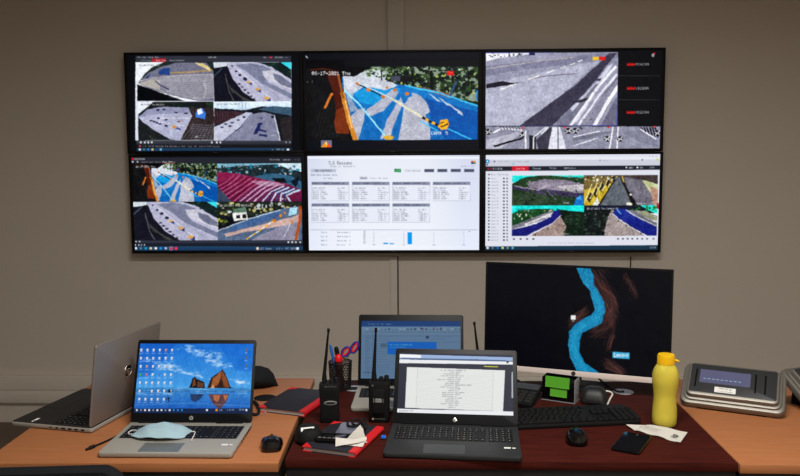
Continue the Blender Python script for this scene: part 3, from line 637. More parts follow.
def tv_e(d):
    d.rect((214, 220, 240), 302, 152, 486, 256, c2=(232, 238, 252)); 
    for i in range(18): d.rect((252, 253, 255), 350 - i * 2.2, 150, 425 + i * 2.2, 256, al=.035)
    d.rect((246, 248, 255), 308, 157, 479, 158.6)
    g = (96, 102, 122)
    d.text('TLG Ressano', 328.4, 161.2, 3.6, g, 2.18); d.text('Refresh log   Requested for', 330, 165.6, 1.5, (120, 126, 146), .95)
    d.rect((186, 192, 210), 311, 169, 336, 172.2); d.text('ADD CONTRACT', 315, 169.6, 2, (70, 76, 92), 1.4)
    d.text('Home News Contact Tools', 311, 174, 1.7, (90, 96, 116), 1.15); d.text('Top Result', 323.6, 177.5, 1.5, (110, 116, 136), .95)
    d.rect((196, 200, 216), 359.6, 176.6, 367.6, 179.4); d.text('Search', 360.6, 177.3, 1.6, (80, 86, 100), 1); d.text('Filters  All months', 370, 177.4, 1.5, (130, 136, 152), .95)
    d.rect((16, 140, 74), 394.2, 168.8, 401, 172.2); d.text('LIVE', 395.2, 169.7, 1.7, (190, 236, 206), 1.3)
    d.rect((226, 230, 240), 404, 168.8, 421, 172); d.text('View Device', 405.6, 169.8, 1.6, (110, 116, 130), 1.35)
    for x in (424.2, 437.4, 450.8, 464.2): d.rect((92, 98, 124), x, 168.9, x + 10, 172.1); d.text('SERVICE', x + .7, 169.7, 1.5, (28, 32, 50), 1.2)
    d.rect((206, 50, 40), 471, 160.8, 473.4, 162.4); d.rect((40, 60, 140), 471, 162.4, 473.4, 164); d.rect((226, 160, 50), 473.4, 160.8, 475.8, 162.4); d.rect((60, 140, 90), 473.4, 162.4, 475.8, 164)
    d.text('Day 06 17 2021', 460.6, 165.6, 1.3, (120, 126, 146), 1); d.text('- - - - - - - - -', 455, 177.8, 1.2, (150, 156, 176), 1.25)
    for j, y in ((0, 181.8), (1, 203.4)):
        for i in range(4 - j):
            x = 311.6 + i * 40.4
            d.rect((176, 182, 200), x, y + 3, x + 37.6, y + 19.2); d.rect((232, 236, 249), x + .4, y + 3, x + 37.2, y + 18.8)
            d.rect((138, 144, 168), x, y, x + 37.6, y + 3.2); d.text('RESULT: NUMBER CONTRACT 01', x + .8, y + .8, 1.7, (52, 56, 78), 1.25)
            for k in range(6):
                w = ('TOTAL SERVICE', 'No. of files', 'SERIES: GENERAL', 'SERIES: OF TRACK', 'SERIES: TIME', 'SERIES: ALARMS')[k]
                yy = y + 5.6 + k * 2.1
                d.text(w, x + .8, yy, 1.35, (108, 112, 130), .98); d.text(('No. 00:1', 'Days', '1.025.00 km', '1.020 kms', '1.000 km', '1.000 km')[k], x + 26, yy, 1.35, (112, 116, 134), .95)
    d.rect((176, 180, 196), 310.5, 229.6, 477.4, 230.2)
    for k, (a, b) in enumerate((('Tipo', 'Temp de acesso'), ('Nao', 'Tempo de sinal'), ('GPRS', 'Media de ano'), ('Serv.', 'Max. maxim'))):
        yy = 231.6 + k * 4.1; d.text(a, 321, yy, 1.5, (110, 114, 132), 1); d.text(b, 337, yy, 1.5, (110, 114, 132), .8); d.rect((120, 124, 140), 326.3, yy + .3, 327, yy + 1.4); d.text('20'[k % 2] , 349.4, yy, 1.5, (120, 124, 140), 1)
    for k in range(8): d.rect((150, 154, 170), 363.4, 230.8 + k * 1.7, 365.4, 231.6 + k * 1.7); d.rect((214, 218, 230), 366, 231.6 + k * 1.8, 464, 231.8 + k * 1.8)
    for x in (373.6, 403.6, 433.6, 463.6): d.rect((196, 200, 214), x, 231, x + .5, 244); d.rect((150, 154, 170), x - 1, 244.6, x + 1.6, 245.2)
    d.rect((26, 152, 232), 383.4, 242.6, 388, 244.2); d.rect((60, 160, 236), 389.6, 243, 394, 244.3); d.rect((0, 152, 242), 407.6, 232.2, 412, 244.3); d.rect((70, 90, 200), 468.6, 231.2, 470, 231.8)
def tv_f(d):
    d.rect((224, 226, 238), 484, 150, 664, 247.4)
    d.rect((206, 208, 222), 485, 156.2, 660, 166); d.rect((232, 234, 244), 485, 156.4, 660, 159.6); d.ell((10, 130, 176), 487.4, 161.4, 2.2); d.ell((220, 240, 250), 487.4, 161.4, .9); d.rect((40, 40, 50), 493.8, 160.8, 495.2, 162.2); d.rect((50, 40, 50), 486.2, 164.2, 488, 165.6)
    d.text('192.168.1.64 doc page', 498, 160.9, 1.4, (150, 154, 170), 1.5); d.text('Search', 603, 160, 1.3, (150, 154, 170), .9); d.rect((120, 124, 140), 599.5, 159.6, 600.8, 160.9); d.text('- o x', 649, 155.8, 1.3, (110, 112, 130), 1.6); d.rect((90, 94, 110), 641.6, 159, 643, 160.6); d.rect((206, 214, 40), 656.6, 158.6, 658.4, 160.6); d.rect((90, 180, 210), 512, 163.6, 514.6, 164.6)
    d.poly((28, 32, 46), [(485, 166.4), (660.6, 165.2), (660.6, 169.8), (485, 171.2)])
    d.text('HIK', 488, 167.8, 1.9, (226, 40, 50), 1.7); d.text('VISION', 493.2, 167.8, 1.9, (200, 202, 210), 1.55)
    d.rect((206, 20, 44), 512, 166, 528.6, 170.9); d.text('Live View', 516, 167.6, 2, (255, 226, 230), 1.02); d.text('Playback', 533, 167.4, 1.9, (226, 228, 236), 1); d.text('Picture', 550, 167.2, 1.9, (200, 204, 216), .95); d.text('Configuration', 564, 167, 1.9, (214, 216, 226), .9)
    d.text('admin', 629, 166.6, 1.8, (220, 222, 230), .9); d.text('Help', 639.6, 166.5, 1.8, (220, 222, 230), .9); d.text('Logout', 649, 166.4, 1.8, (220, 222, 230), .9); d.ell((236, 238, 244), 637.4, 167.4, .9); d.ell((226, 228, 234), 626.4, 167.4, .8)
    d.rect((96, 98, 114), 488, 173.7, 489.8, 175.3); d.text('Network Video Recorder', 491, 173.6, 1.7, (140, 142, 160), .8)
    for i in range(20):
        y = 177.8 + i * 3.24
        d.rect((70, 72, 86), 488, y, 489.6, y + 1.5); d.text('Camera %02d' % (i + 1) if i % 5 else 'Camera', 491, y, 1.5, (150, 150, 166), .82)
        d.rect((70, 72, 86), 503, y, 504.8, y + 1.5); d.poly((60, 62, 78), [(506.2, y - .1), (507.6, y), (508, y + 1.7), (506.6, y + 1.2)])
    # four live pictures
    lcl(d, (512, 175.6, 583.5, 205.6))
    d.rect((30, 224, 214), 511, 175, 584, 182); d.poly((40, 62, 40), [(511, 184), (524, 177), (545, 175), (584, 178), (584, 206), (511, 206)], nz=16); d.blobs([(36, 90, 46), (60, 80, 56), (130, 140, 130), (24, 44, 30)], (516, 176, 583, 184), 60, .6, 2, 6, inside=lambda x, y: y > 182 - (x - 511) * .2)
    d.poly((138, 130, 146), [(526, 183), (545, 179), (565, 180), (584, 184), (584, 193), (560, 192), (530, 188)], nz=14); d.poly((190, 184, 190), [(556, 186), (584, 184), (584, 191), (566, 191)], nz=12); d.poly((60, 52, 84), [(511, 186), (530, 188), (556, 190), (584, 194), (584, 198), (545, 195), (511, 188)], nz=8)
    d.line((170, 160, 176), .8, [(514, 186), (538, 190), (552, 183)]); d.line((150, 140, 158), .7, [(546, 190), (556, 200)])
    for i in range(9): d.line((82, 90, 80), .5, [(514 + i * 3, 205), (528 + i * 2.6, 191)])
    d.blobs([(34, 48, 34), (70, 90, 44), (20, 28, 24)], (512, 189, 583, 205), 60, .6, 2.2, 8, al=.8); d.poly((24, 110, 190), [(573, 206), (576, 198), (580, 195), (584, 196), (584, 206)]); d.poly((70, 160, 220), [(576, 198), (580, 195.5), (581, 199), (578, 201)]); d.natural((511, 175, 584, 206), 1.1, 30, 31); d.text('Street', 563.6, 202, 1.7, (240, 240, 240), .95)
    lcl(d, (584, 175.2, 657.6, 205.4))
    d.rect((70, 60, 58), 583, 175, 658, 206, nz=10); d.poly((196, 170, 50), [(584, 176), (612, 176), (618, 176), (598, 206), (584, 206)], nz=30); d.poly((120, 104, 60), [(584, 176), (616, 176), (604, 186), (584, 190)], nz=30)
    for i in range(5): d.poly((46, 40, 34), [(587 + i * 6, 199 - i * 5), (590 + i * 6, 192 - i * 4.6), (593 + i * 5.6, 195 - i * 4.6), (590 + i * 6, 203 - i * 5)]); d.line((238, 226, 160), .9, [(584 + i * 6, 203 - i * 4), (592 + i * 5, 184 - i * 1.4)])
    d.blobs([(236, 232, 214), (120, 84, 40), (60, 50, 40)], (584, 175, 614, 182), 26, .6, 1.8, 3); d.poly((226, 230, 226), [(592, 206), (597, 197), (600, 206)])
    d.poly((96, 102, 110), [(615, 177), (620, 177), (632, 206), (600, 206)], nz=7); d.line((22, 20, 22), 1.3, [(615, 179), (598, 206)]); d.poly((20, 20, 24), [(620, 178), (624, 182), (639, 206), (633, 206)])
    d.poly((112, 108, 120), [(624, 177), (642, 180), (652, 190), (656, 206), (638, 206), (627, 188)], nz=14); d.poly((190, 196, 150), [(642, 180), (658, 184), (658, 206), (655, 206), (650, 192)], nz=10); d.poly((176, 134, 116), [(650, 186), (658, 190), (658, 206), (653, 204)], nz=10); d.line((206, 180, 60), 1, [(622, 176), (624, 182)])
    d.ell((226, 224, 206), 629, 204, 3, 1.6); d.ell((244, 240, 220), 630.5, 194.6, 1.2, 1); d.natural((583, 175, 658, 206), .9, 26, 32); d.text('Camera 01', 636, 202.6, 1.6, (230, 230, 230), 1)
    lcl(d, (512, 205.6, 583.5, 236))
    d.rect((26, 220, 212), 511, 205, 584, 214); d.poly((24, 70, 36), [(511, 214), (520, 210), (540, 208.6), (553, 209), (553, 214), (511, 228)], nz=14); d.blobs([(226, 222, 206), (30, 90, 46), (20, 52, 30), (120, 124, 90)], (512, 210, 552, 219), 46, .6, 1.8, 2)
    d.poly((118, 116, 128), [(511, 226), (530, 219), (550, 211), (556, 211), (545, 219), (511, 230)], nz=12); d.poly((206, 204, 204), [(524, 224), (552, 212), (554, 214), (526, 225)])
    d.poly((158, 138, 132), [(528, 237), (552, 224), (560, 214), (575, 225), (565, 237)], nz=22); d.poly((18, 38, 26), [(556, 209), (584, 212), (584, 237), (564, 237), (566, 226)], nz=12); d.blobs([(34, 60, 40), (12, 22, 18), (60, 70, 56)], (562, 212, 583, 236), 50, .6, 2, 7)
    d.poly((34, 38, 128), [(511, 230), (535, 224), (550, 217), (554, 210.6), (559, 210.4), (561, 215), (554, 222), (528, 236), (524, 237), (511, 237)], nz=6, c2=(22, 26, 104)); d.line((206, 200, 206), .7, [(526, 236.4), (553, 223), (561, 215)])
    for x, y in ((535, 233.6), (547.5, 227.6)): d.rect((30, 28, 34), x, y, x + .9, y + 2.6)
    d.ell((240, 240, 240), 526, 224, .9, 1.2); d.natural((511, 205, 584, 237), .9, 26, 33); d.text('Camera', 515.6, 208.4, 1.5, (10, 90, 100), 1.7); d.text('Street', 564, 233, 1.6, (240, 240, 240), .95)
    lcl(d, (584, 205.4, 656.8, 235.8))
    d.rect((20, 26, 44), 583, 205, 658, 213); d.poly((34, 214, 196), [(640, 205), (658, 205), (658, 214), (648, 210)]); d.blobs([(30, 90, 40), (40, 110, 46)], (632, 206, 656, 213), 26, .7, 2, 5)
    d.poly((22, 30, 30), [(583, 210), (612, 208), (606, 222), (606, 237), (583, 237)], nz=12); d.blobs([(40, 64, 52), (70, 80, 70), (14, 18, 20)], (584, 212, 610, 236), 70, .5, 2, 9)
    d.poly((156, 144, 142), [(612, 209), (618, 214), (630, 224), (648, 237), (604, 237), (606, 222)], nz=20); d.poly((150, 152, 130), [(632, 210), (645, 211), (658, 216), (658, 222), (644, 217)], nz=16); d.poly((112, 112, 124), [(626, 210), (634, 210), (646, 218), (658, 223), (658, 229), (640, 221)], nz=8)
    d.poly((30, 48, 140), [(613, 212), (618, 208.6), (626, 209), (630, 213), (644, 221), (658, 228), (658, 237), (650, 237), (632, 227), (616, 217)], nz=6, c2=(22, 32, 120)); d.line((226, 226, 232), .7, [(613, 213), (618, 218.6), (632, 228), (649, 237)]); d.line((210, 210, 222), .7, [(626, 210), (633, 214.6), (658, 226.6)]); d.line((90, 150, 220), 1.2, [(617, 209.6), (621, 214)])
    for x, y in ((618, 219.6), (625.5, 224.6), (640, 232.4)): d.rect((40, 40, 46), x, y, x + 1.1, y + 1.8)
    d.natural((583, 205, 658, 237), .9, 26, 34)
    d.text('06-17-2021 Thu Camera 04', 587, 207.6, 1.7, (226, 230, 240), 1.3)
    d.reset()
    for x in (513, 519.6, 526, 532.4): d.rect((70, 72, 88), x, 238.2, x + 2, 239.8)
    for x in (617, 622, 626.8, 631.4, 636.4, 641.2, 646, 652.6): d.rect((90, 84, 106), x, 238, x + 1.9, 239.6)
    d.text('All rights reserved. Network digital technology', 547, 242.2, 1.4, (160, 162, 178), 1); d.rect((176, 24, 48), 656.8, 203, 658.6, 209)
    d.poly((22, 52, 74), [(484, 246.4), (662, 245), (662, 252), (484, 252)]); 
    for i, c in enumerate(((236, 240, 244), (90, 120, 140), (30, 100, 200), (206, 220, 130), (120, 150, 170), (110, 180, 210))): d.rect(c, 486.6 + i * 5, 246.8, 488.6 + i * 5, 248.8)
    d.text('22:36', 650, 246.6, 1.5, (220, 224, 232), 1.2)

# ------------------------------------------------------------------ the six wall displays
TW, TH, TX, TZ, TYF = .982, .5555, -1.563, 2.1225, 4.31
BEZ = .0165
names = [('top left', 'top left wall display of the six, showing four pale road camera pictures in a window'),
         ('', 'top middle wall display of the six, showing one large picture of a blue painted road'),
         ('', 'top right wall display of the six, showing a black and white road picture'),
         ('', 'bottom left wall display of the six, showing four camera pictures, one with a pink roof'),
         ('', 'bottom middle wall display of the six, showing a white web page with grey tables'),
         ('', 'bottom right wall display of the six, showing a white page with four camera pictures')]
fns = [tv_a, tv_b, tv_c, tv_d, tv_e, tv_f]
for k in range(6):
    i, j = k % 3, k // 3
    cx = TX + (i + .5) * TW + (.003 * j); zt = TZ - j * TH; zb = zt - TH
    t = thing('wall_display', names[k][1], 'screen', WR @ Vector((cx, TYF, zb)), rad(-.95), group='video wall displays')
    w, h = TW - .0015, TH - .0015
    m = MB()
    b = BEZ
    z0, z1 = 0, h
    m.box(-w / 2, w / 2, 0, .055, 0, b, .0012); m.box(-w / 2, w / 2, 0, .055, h - b + .003, h, .0012)
    m.box(-w / 2, -w / 2 + b, .0002, .0548, b - .001, h - b + .004, .0012); m.box(w / 2 - b, w / 2, .0002, .0548, b - .001, h - b + .004, .0012)
    m.build('bezel', M_tvb, t)
    MB().box(-w / 2 + .01, w / 2 - .01, .006, .05, .01, h - .01).build('panel_housing', M_back, t)
    MB().box(-w * .3, w * .3, .05, .078, h * .2, h * .8, .006).build('rear_cover', M_back, t)
    MB().box(-.12, .12, .077, .0895, h * .3, h * .7, .002).build('wall_bracket', M_frame, t)
    MB().box(-.013, .013, -.0006, .001, .006, .0095).build('badge', mat('badge_grey', S(64, 66, 72), .5), t, smooth=False)
    pw, ph = w - 2 * b, h - 2 * b + .003
    M = Matrix.Translation((0, .004, b))
    cor = [proj(WR @ Vector((cx + sx * pw / 2, TYF + .004, zb + b + zz))) for sx, zz in ((-1, ph), (1, ph), (1, 0), (-1, 0))]
    cv = Canvas(400, 225, cor)
    fns[k](cv)
    display(cv, M, pw, ph, 'display_panel', t)
# cable hanging from the lower right display, and the one along the trim
c0 = aty(631, 251, 4.37)
MB().tube(crv([(c0.x, 4.372, .98), (c0.x, 4.372, .93), (c0.x - .012, 4.376, .86), (c0.x - .02, 4.378, .7), (c0.x - .02, 4.378, .30)]), .0032).build('cable', M_rubber, label='thin black cable hanging from the bottom right wall display behind the monitor', cat='cable')
MB().tube([(-.066, 4.3945, .98), (-.066, 4.3945, .6), (-.066, 4.3945, .30)], .0036).build('cable', mat('brown_cable', S(84, 74, 68), .6), label='straight cable running down the wall from the bottom middle display', cat='cable')
# ------------------------------------------------------------------ desks
DZ = .74
def desk(label, x, y, rz, W, D, m, grommets, group='desks in a row'):
    """origin at the front left corner on the floor"""
    t = thing('desk', label, 'desk', (x, y, 0), rad(rz), group)
    MB().prism([(0, 0), (W, 0), (W, D), (0, D)], DZ - .025, DZ, .0015, .0015).build('desktop', m, t)
    f = MB(); f.box(.0015, W - .0015, .004, .030, DZ - .20, DZ - .0255, .002); f.box(.03, W - .03, D - .055, D - .03, DZ - .085, DZ - .0255, .002)  # deep black front beam added to keep the strip below the desktop dark
    for xx in (.0015, W - .0655): f.box(xx, xx + .064, .020, D - .055, DZ - .085, DZ - .0255, .002)
    f.build('under_frame', M_frame, t)
    for xx in (.03, W - .07):
        for yy in (.03, D - .07):
            MB().box(xx, xx + .04, yy, yy + .04, .0, DZ - .086, .003).build('leg', M_frame, t)
    for gx, gy, kind in grommets:
        p = Matrix.Rotation(-rad(rz), 3, 'Z') @ Vector((gx - x, gy - y, 0))
        if kind == 'ring':
            MB().lathe([(.020, .0001), (.034, .0001), (.035, .0003), (.033, .0004), (.022, .0004), (.020, .0003)], 28, (p.x, p.y, DZ)).build('grommet', M_lidbase, t, label='silver cable grommet')
            MB().lathe([(.0215, .0002), (.0215, .0005)], 24, (p.x, p.y, DZ)).build('grommet_insert', M_rubber, t)
        elif kind == 'cap':
            MB().lathe([(.034, .0001), (.035, .0003), (.033, .0004), (.005, .0005)], 28, (p.x, p.y, DZ)).build('grommet', M_lidbase, t, label='silver cable grommet with closed cap')
        else:
            MB().lathe([(.037, .0001), (.038, .0003), (.036, .0004), (.005, .0005)], 28, (p.x, p.y, DZ)).build('grommet', M_rubber, t, label='black cable grommet cap')
    return t
desk('orange wood desk at the left, under the two silver laptops', -1.143, 1.987, 0, .793, .80, M_beech, [(-.488, 2.55, 'black')])
desk('dark red brown desk in the middle, under the black laptop and monitor', -.336, 2.016, -1.44, 1.196, .748, M_mahog, [(-.198, 2.655, 'ring'), (.730, 2.612, 'cap')])
desk('orange wood desk at the right, under the steel weighing displays', .862, 1.976, -1.44, 1.2, .79, M_beech, [])

# ------------------------------------------------------------------ laptops
def laptop(label, cx, cy, rz, W, D, H, lean, deck, lidm, bezelm, pad, scr=None, res=(300, 169), gain=1.0, numpad=True, keyinset=None, topbez=.012, botbez=.026, logo_front=True, bez=.008, group='open laptops on the desks', name='laptop', decktop=None):
    t = thing(name, label, 'laptop', (cx, cy, DZ), rad(rz), group)
    base_o = rrect(W, D, .010)
    MB().prism(base_o, .0015, .0155, .002, .005).build('base', deck, t)
    for sx in (-1, 1):
        for sy in (-1, 1): MB().box(sx * (W / 2 - .03) - .012, sx * (W / 2 - .03) + .012, sy * (D / 2 - .02) - .004, sy * (D / 2 - .02) + .004, 0, .0018).build('rubber_foot', M_rubber, t)
    if decktop: MB().prism(rrect(W - .003, D - .003, .009), .0150, .01555).build('deck_top', decktop, t)
    # keyboard well and keys
    ky1 = D / 2 - .038; ky0 = ky1 - .100; kx = W / 2 - .018 - (0 if numpad else .022)
    kb = MB().prism(rrect(2 * kx + .006, .104, .003, 2, 0, (ky0 + ky1) / 2), .0155, .0158).build('keyboard_panel', M_keybed if deck is not M_keyblack else M_key, t)
    ks = MB(); lg = MB()
    cols = 15 + (4 if numpad else 0); rows = 6; gap = .006 if numpad else 0
    pit = (2 * kx - gap) / cols; rp = .100 / 5.6
    for r in range(rows):
        hh = rp * (.6 if r == rows - 1 else 1); y0 = ky0 + r * rp
        c = 0
        while c < cols:
            wd = 1
            if r == 0 and c == 4: wd = 6
            elif r in (1, 2, 3) and c == 0: wd = 1
            elif r in (1, 2, 3) and c == 13: wd = 2
            x0 = -kx + c * pit + (gap if c >= 15 else 0)
            ks.prism([(x0 + .0012, y0 + .0012), (x0 + wd * pit - .0012, y0 + .0012), (x0 + wd * pit - .0012, y0 + hh - .0012), (x0 + .0012, y0 + hh - .0012)], .0159, .0172, .0005)
            if wd == 1:
                mx, my = x0 + pit * .42, y0 + hh * .55
                lg.quad((mx - .0011, my - .0012, .01728), (mx + .0011, my - .0012, .01728), (mx + .0011, my + .0012, .01728), (mx - .0011, my + .0012, .01728))
            c += wd
    k_ = ks.build('keys', M_key, kb, kind='stuff'); lg.build('key_legends', M_legend, kb, smooth=False, kind='stuff')
    px = -.022 if numpad else 0
    MB().prism(rrect(.112, .066, .003, 3, px, -D / 2 + .042), .0155, .0158).build('touchpad', pad, t)
    MB().box(W / 2 - .045, W / 2 - .027, -D / 2 + .060, -D / 2 + .070, .0155, .0158).build('sticker', M_white, t, smooth=False); MB().box(W / 2 - .023, W / 2 - .014, -D / 2 + .062, -D / 2 + .068, .0155, .0158).build('sticker', M_white, t, smooth=False)
    # lid
    L = Matrix.Translation((0, D / 2 - .010, .0175)) @ Matrix.Rotation(-rad(lean), 4, 'X')
    for sx in (-1, 1): MB(Matrix.Translation((0, D / 2 - .011, .0135))).box(sx * W * .32 - .04, sx * W * .32 + .04, -.004, .006, .0022, .0070, .001).build('hinge', M_black, t)
    XZ = L @ Matrix.Rotation(rad(90), 4, 'X')          # prism z -> -y, prism y -> z
    lid = MB(XZ).prism(rrect(W, H, .008, 4, 0, H / 2), -.0065, -.0012, 0, .002).build('display_lid', lidm, t)
    MB(XZ).prism(rrect(W - .001, H - .001, .0078, 4, 0, H / 2), -.0013, .0006, .0005).build('display_bezel', bezelm, t)
    if scr:
        sw, sh = W - 2 * bez, H - topbez - botbez
        M = L @ Matrix.Translation((0, -.0010, botbez))
        tw = Matrix.Translation(t.location) @ Matrix.Rotation(rad(rz), 4, 'Z') @ M
        cv = Canvas(res[0], res[1], [proj(tw @ Vector(p)) for p in ((-sw / 2, 0, sh), (sw / 2, 0, sh), (sw / 2, 0, 0), (-sw / 2, 0, 0))])
        scr(cv); display(cv, M, sw, sh, 'display_panel', t, gain=gain)
    else:
        MB(XZ).prism(rrect(W - .016, H - .038, .001, 1, 0, H / 2 + .007), .0007, .0009).build('display_panel', M_gloss, t)
    if logo_front:
        lo = MB(XZ).prism(circ(.0062, 24, 0, .0125), .0005, .0010, .0002).build('front_logo', M_logo, t)
        text_obj('hp', .0085, XZ @ Matrix.Translation((0, .0128, .0011)) @ Matrix.Shear('XY', 4, (.0, 0)), 'logo_letters', M_black, lo, .0001)
    # logo on the back of the lid
    XB = L @ Matrix.Translation((0, .0066, H / 2 + .003)) @ Matrix.Rotation(rad(180), 4, 'Z') @ Matrix.Rotation(rad(90), 4, 'X')
    lb = MB(XB).prism(circ(.0205, 32), -.0004, .0006, .0003).build('lid_logo', M_gloss, t)
    text_obj('hp', .032, XB @ Matrix.Translation((0, .002, .0009)), 'logo_letters', M_logo, lb, .0002)
    MB(XB).tube([(.0195 * math.cos(a), .0195 * math.sin(a), .0006) for a in [2 * PI * i / 36 for i in range(36)]], .0009, 6, closed=True).build('logo_ring', M_logo, lb)
    # ports along both sides
    for sx in (-1, 1):
        for i, w in enumerate((.012, .013, .013, .014, .008, .006)):
            y = D / 2 - .03 - i * .022; MB().box(sx * W / 2 - .0004, sx * W / 2 + .0004, y - w / 2, y + w / 2, .006, .011).build('port', M_rubber, t, smooth=False)
    return t
M_keyblack = mat('black_deck', S(26, 26, 27), .5, noise=.05)

def scr_rocks(d):
    d.rect((24, 104, 196), 130, 340, 262, 412, c2=(96, 176, 226))
    d.poly((16, 84, 180), [(130, 340), (180, 340), (150, 375), (130, 380)], al=.5); d.poly((20, 100, 196), [(215, 340), (262, 340), (262, 372), (235, 370)], al=.5)
    R = random.Random(3)
    for cx, cy, ax, ay, n in ((198, 352, 22, 5, 70), (218, 363, 14, 4, 40), (162, 364, 18, 3, 40), (178, 371, 18, 3, 30), (240, 382, 9, 3, 26), (200, 376, 12, 2, 14)):
        for i in range(n):
            x = cx + R.gauss(0, ax * .5); y = cy + R.gauss(0, ay * .4) + (x - cx) * .22
            d.ell((206, 220, 236) if R.random() > .3 else (140, 180, 220), x, y, R.uniform(1, 3.4), R.uniform(.5, 1.3), al=.3)
    d.rect((70, 150, 206), 130, 387.4, 262, 392, c2=(40, 96, 160)); d.rect((60, 130, 196), 130, 392, 262, 410, c2=(30, 90, 176))
    for i in range(60): d.line((150, 200, 230) if i % 3 else (34, 84, 146), .5, [(x := R.uniform(133, 248), y := R.uniform(387.6, 394)), (x + R.uniform(3, 12), y + .1)], al=.5)
    d.poly((26, 20, 18), [(189, 388), (191, 383), (192, 378.6), (194.4, 376.6), (197, 379), (200, 380), (204, 382), (205, 388)])
    d.poly((112, 70, 46), [(192, 387), (193, 380), (194.6, 378), (196, 385)], nz=10); d.poly((96, 60, 40), [(197, 387), (197.6, 381), (203, 383), (204, 387)], nz=10)
    d.poly((52, 34, 26), [(207, 388), (211, 378), (215, 374.6), (220, 371.6), (222, 369), (225, 373), (228, 380), (230, 386), (232, 388)])
    d.poly((146, 86, 46), [(211, 386), (213, 378), (218, 374), (221.6, 370.6), (221, 378), (217, 386)], nz=16); d.poly((126, 72, 42), [(222, 371), (225, 375), (227.6, 381), (229, 387), (224, 387), (222, 379)], nz=16); d.poly((206, 150, 100), [(210.4, 388), (213, 384), (214.6, 388)])
    d.poly((40, 60, 96), [(190, 394), (204, 394), (200, 399), (195, 402), (191, 400)]); d.poly((90, 62, 70), [(208, 394), (229, 394), (226, 402), (220, 409), (213, 404)], nz=10); d.poly((170, 104, 66), [(213, 395), (220, 395), (218, 402), (214, 400)], nz=10); d.poly((170, 104, 66), [(223, 395), (228, 395), (225, 401)], nz=10)
    d.line((150, 196, 230), .7, [(133, 405), (190, 403), (250, 406)], al=.3)
    d.natural((130, 340, 262, 408), .6, 12, 41)
    for r in range(7):
        for c in range(6):
            x, y = 141.4 + c * 6.15 - r * .35, 350.2 + r * 8.2
            if r == 6 and c > 4: continue
            k = {(3, 0): (40, 190, 70), (2, 1): (220, 160, 120), (3, 1): (206, 120, 120), (0, 4): (224, 150, 140), (5, 1): (30, 130, 220), (3, 3): (60, 140, 230)}.get((r, c), (232, 236, 242))
            d.rect(k, x - .9, y - 1.4, x + 1.0, y + 1.2); d.rect((80, 90, 110), x - .1, y - .2, x + 1.3, y + .9, al=.6)
            d.text('doc', x - 1.8, y + 2.4, 1.1, (226, 234, 244), 1.3, al=.8)
    d.line((16, 24, 44), 1, [(168, 396), (169, 402)]); d.line((16, 24, 44), .9, [(166, 399), (171, 398)]); d.ell((16, 24, 44), 169.4, 391, 1.3, 2)
    for y in (350, 357.6, 366): d.rect((90, 100, 116), 245.4, y - 1.6, 247.6, y + 1.4); d.text('pc', 245, y + 2.2, 1.1, (226, 234, 244), 1.3)
    d.poly((16, 34, 70), [(130, 408.6), (262, 408.2), (262, 414), (130, 414)])
    for i in range(12): d.rect([(220, 226, 236), (120, 140, 170), (236, 236, 240)][i % 3] if i < 9 else (40, 130, 220), 136 + i * 4.1, 409.2, 137.7 + i * 4.1, 411)
    d.rect((236, 240, 246), 206, 409.2, 207.8, 411); d.rect((236, 150, 40), 215.6, 409, 217.6, 411); d.text('22C ^ o D PT', 219, 409.2, 1.5, (210, 220, 236), 1.3); d.text('22:36', 239, 409, 1.5, (230, 236, 246), 1.1); d.rect((240, 244, 250), 245.6, 409.2, 247.2, 411)
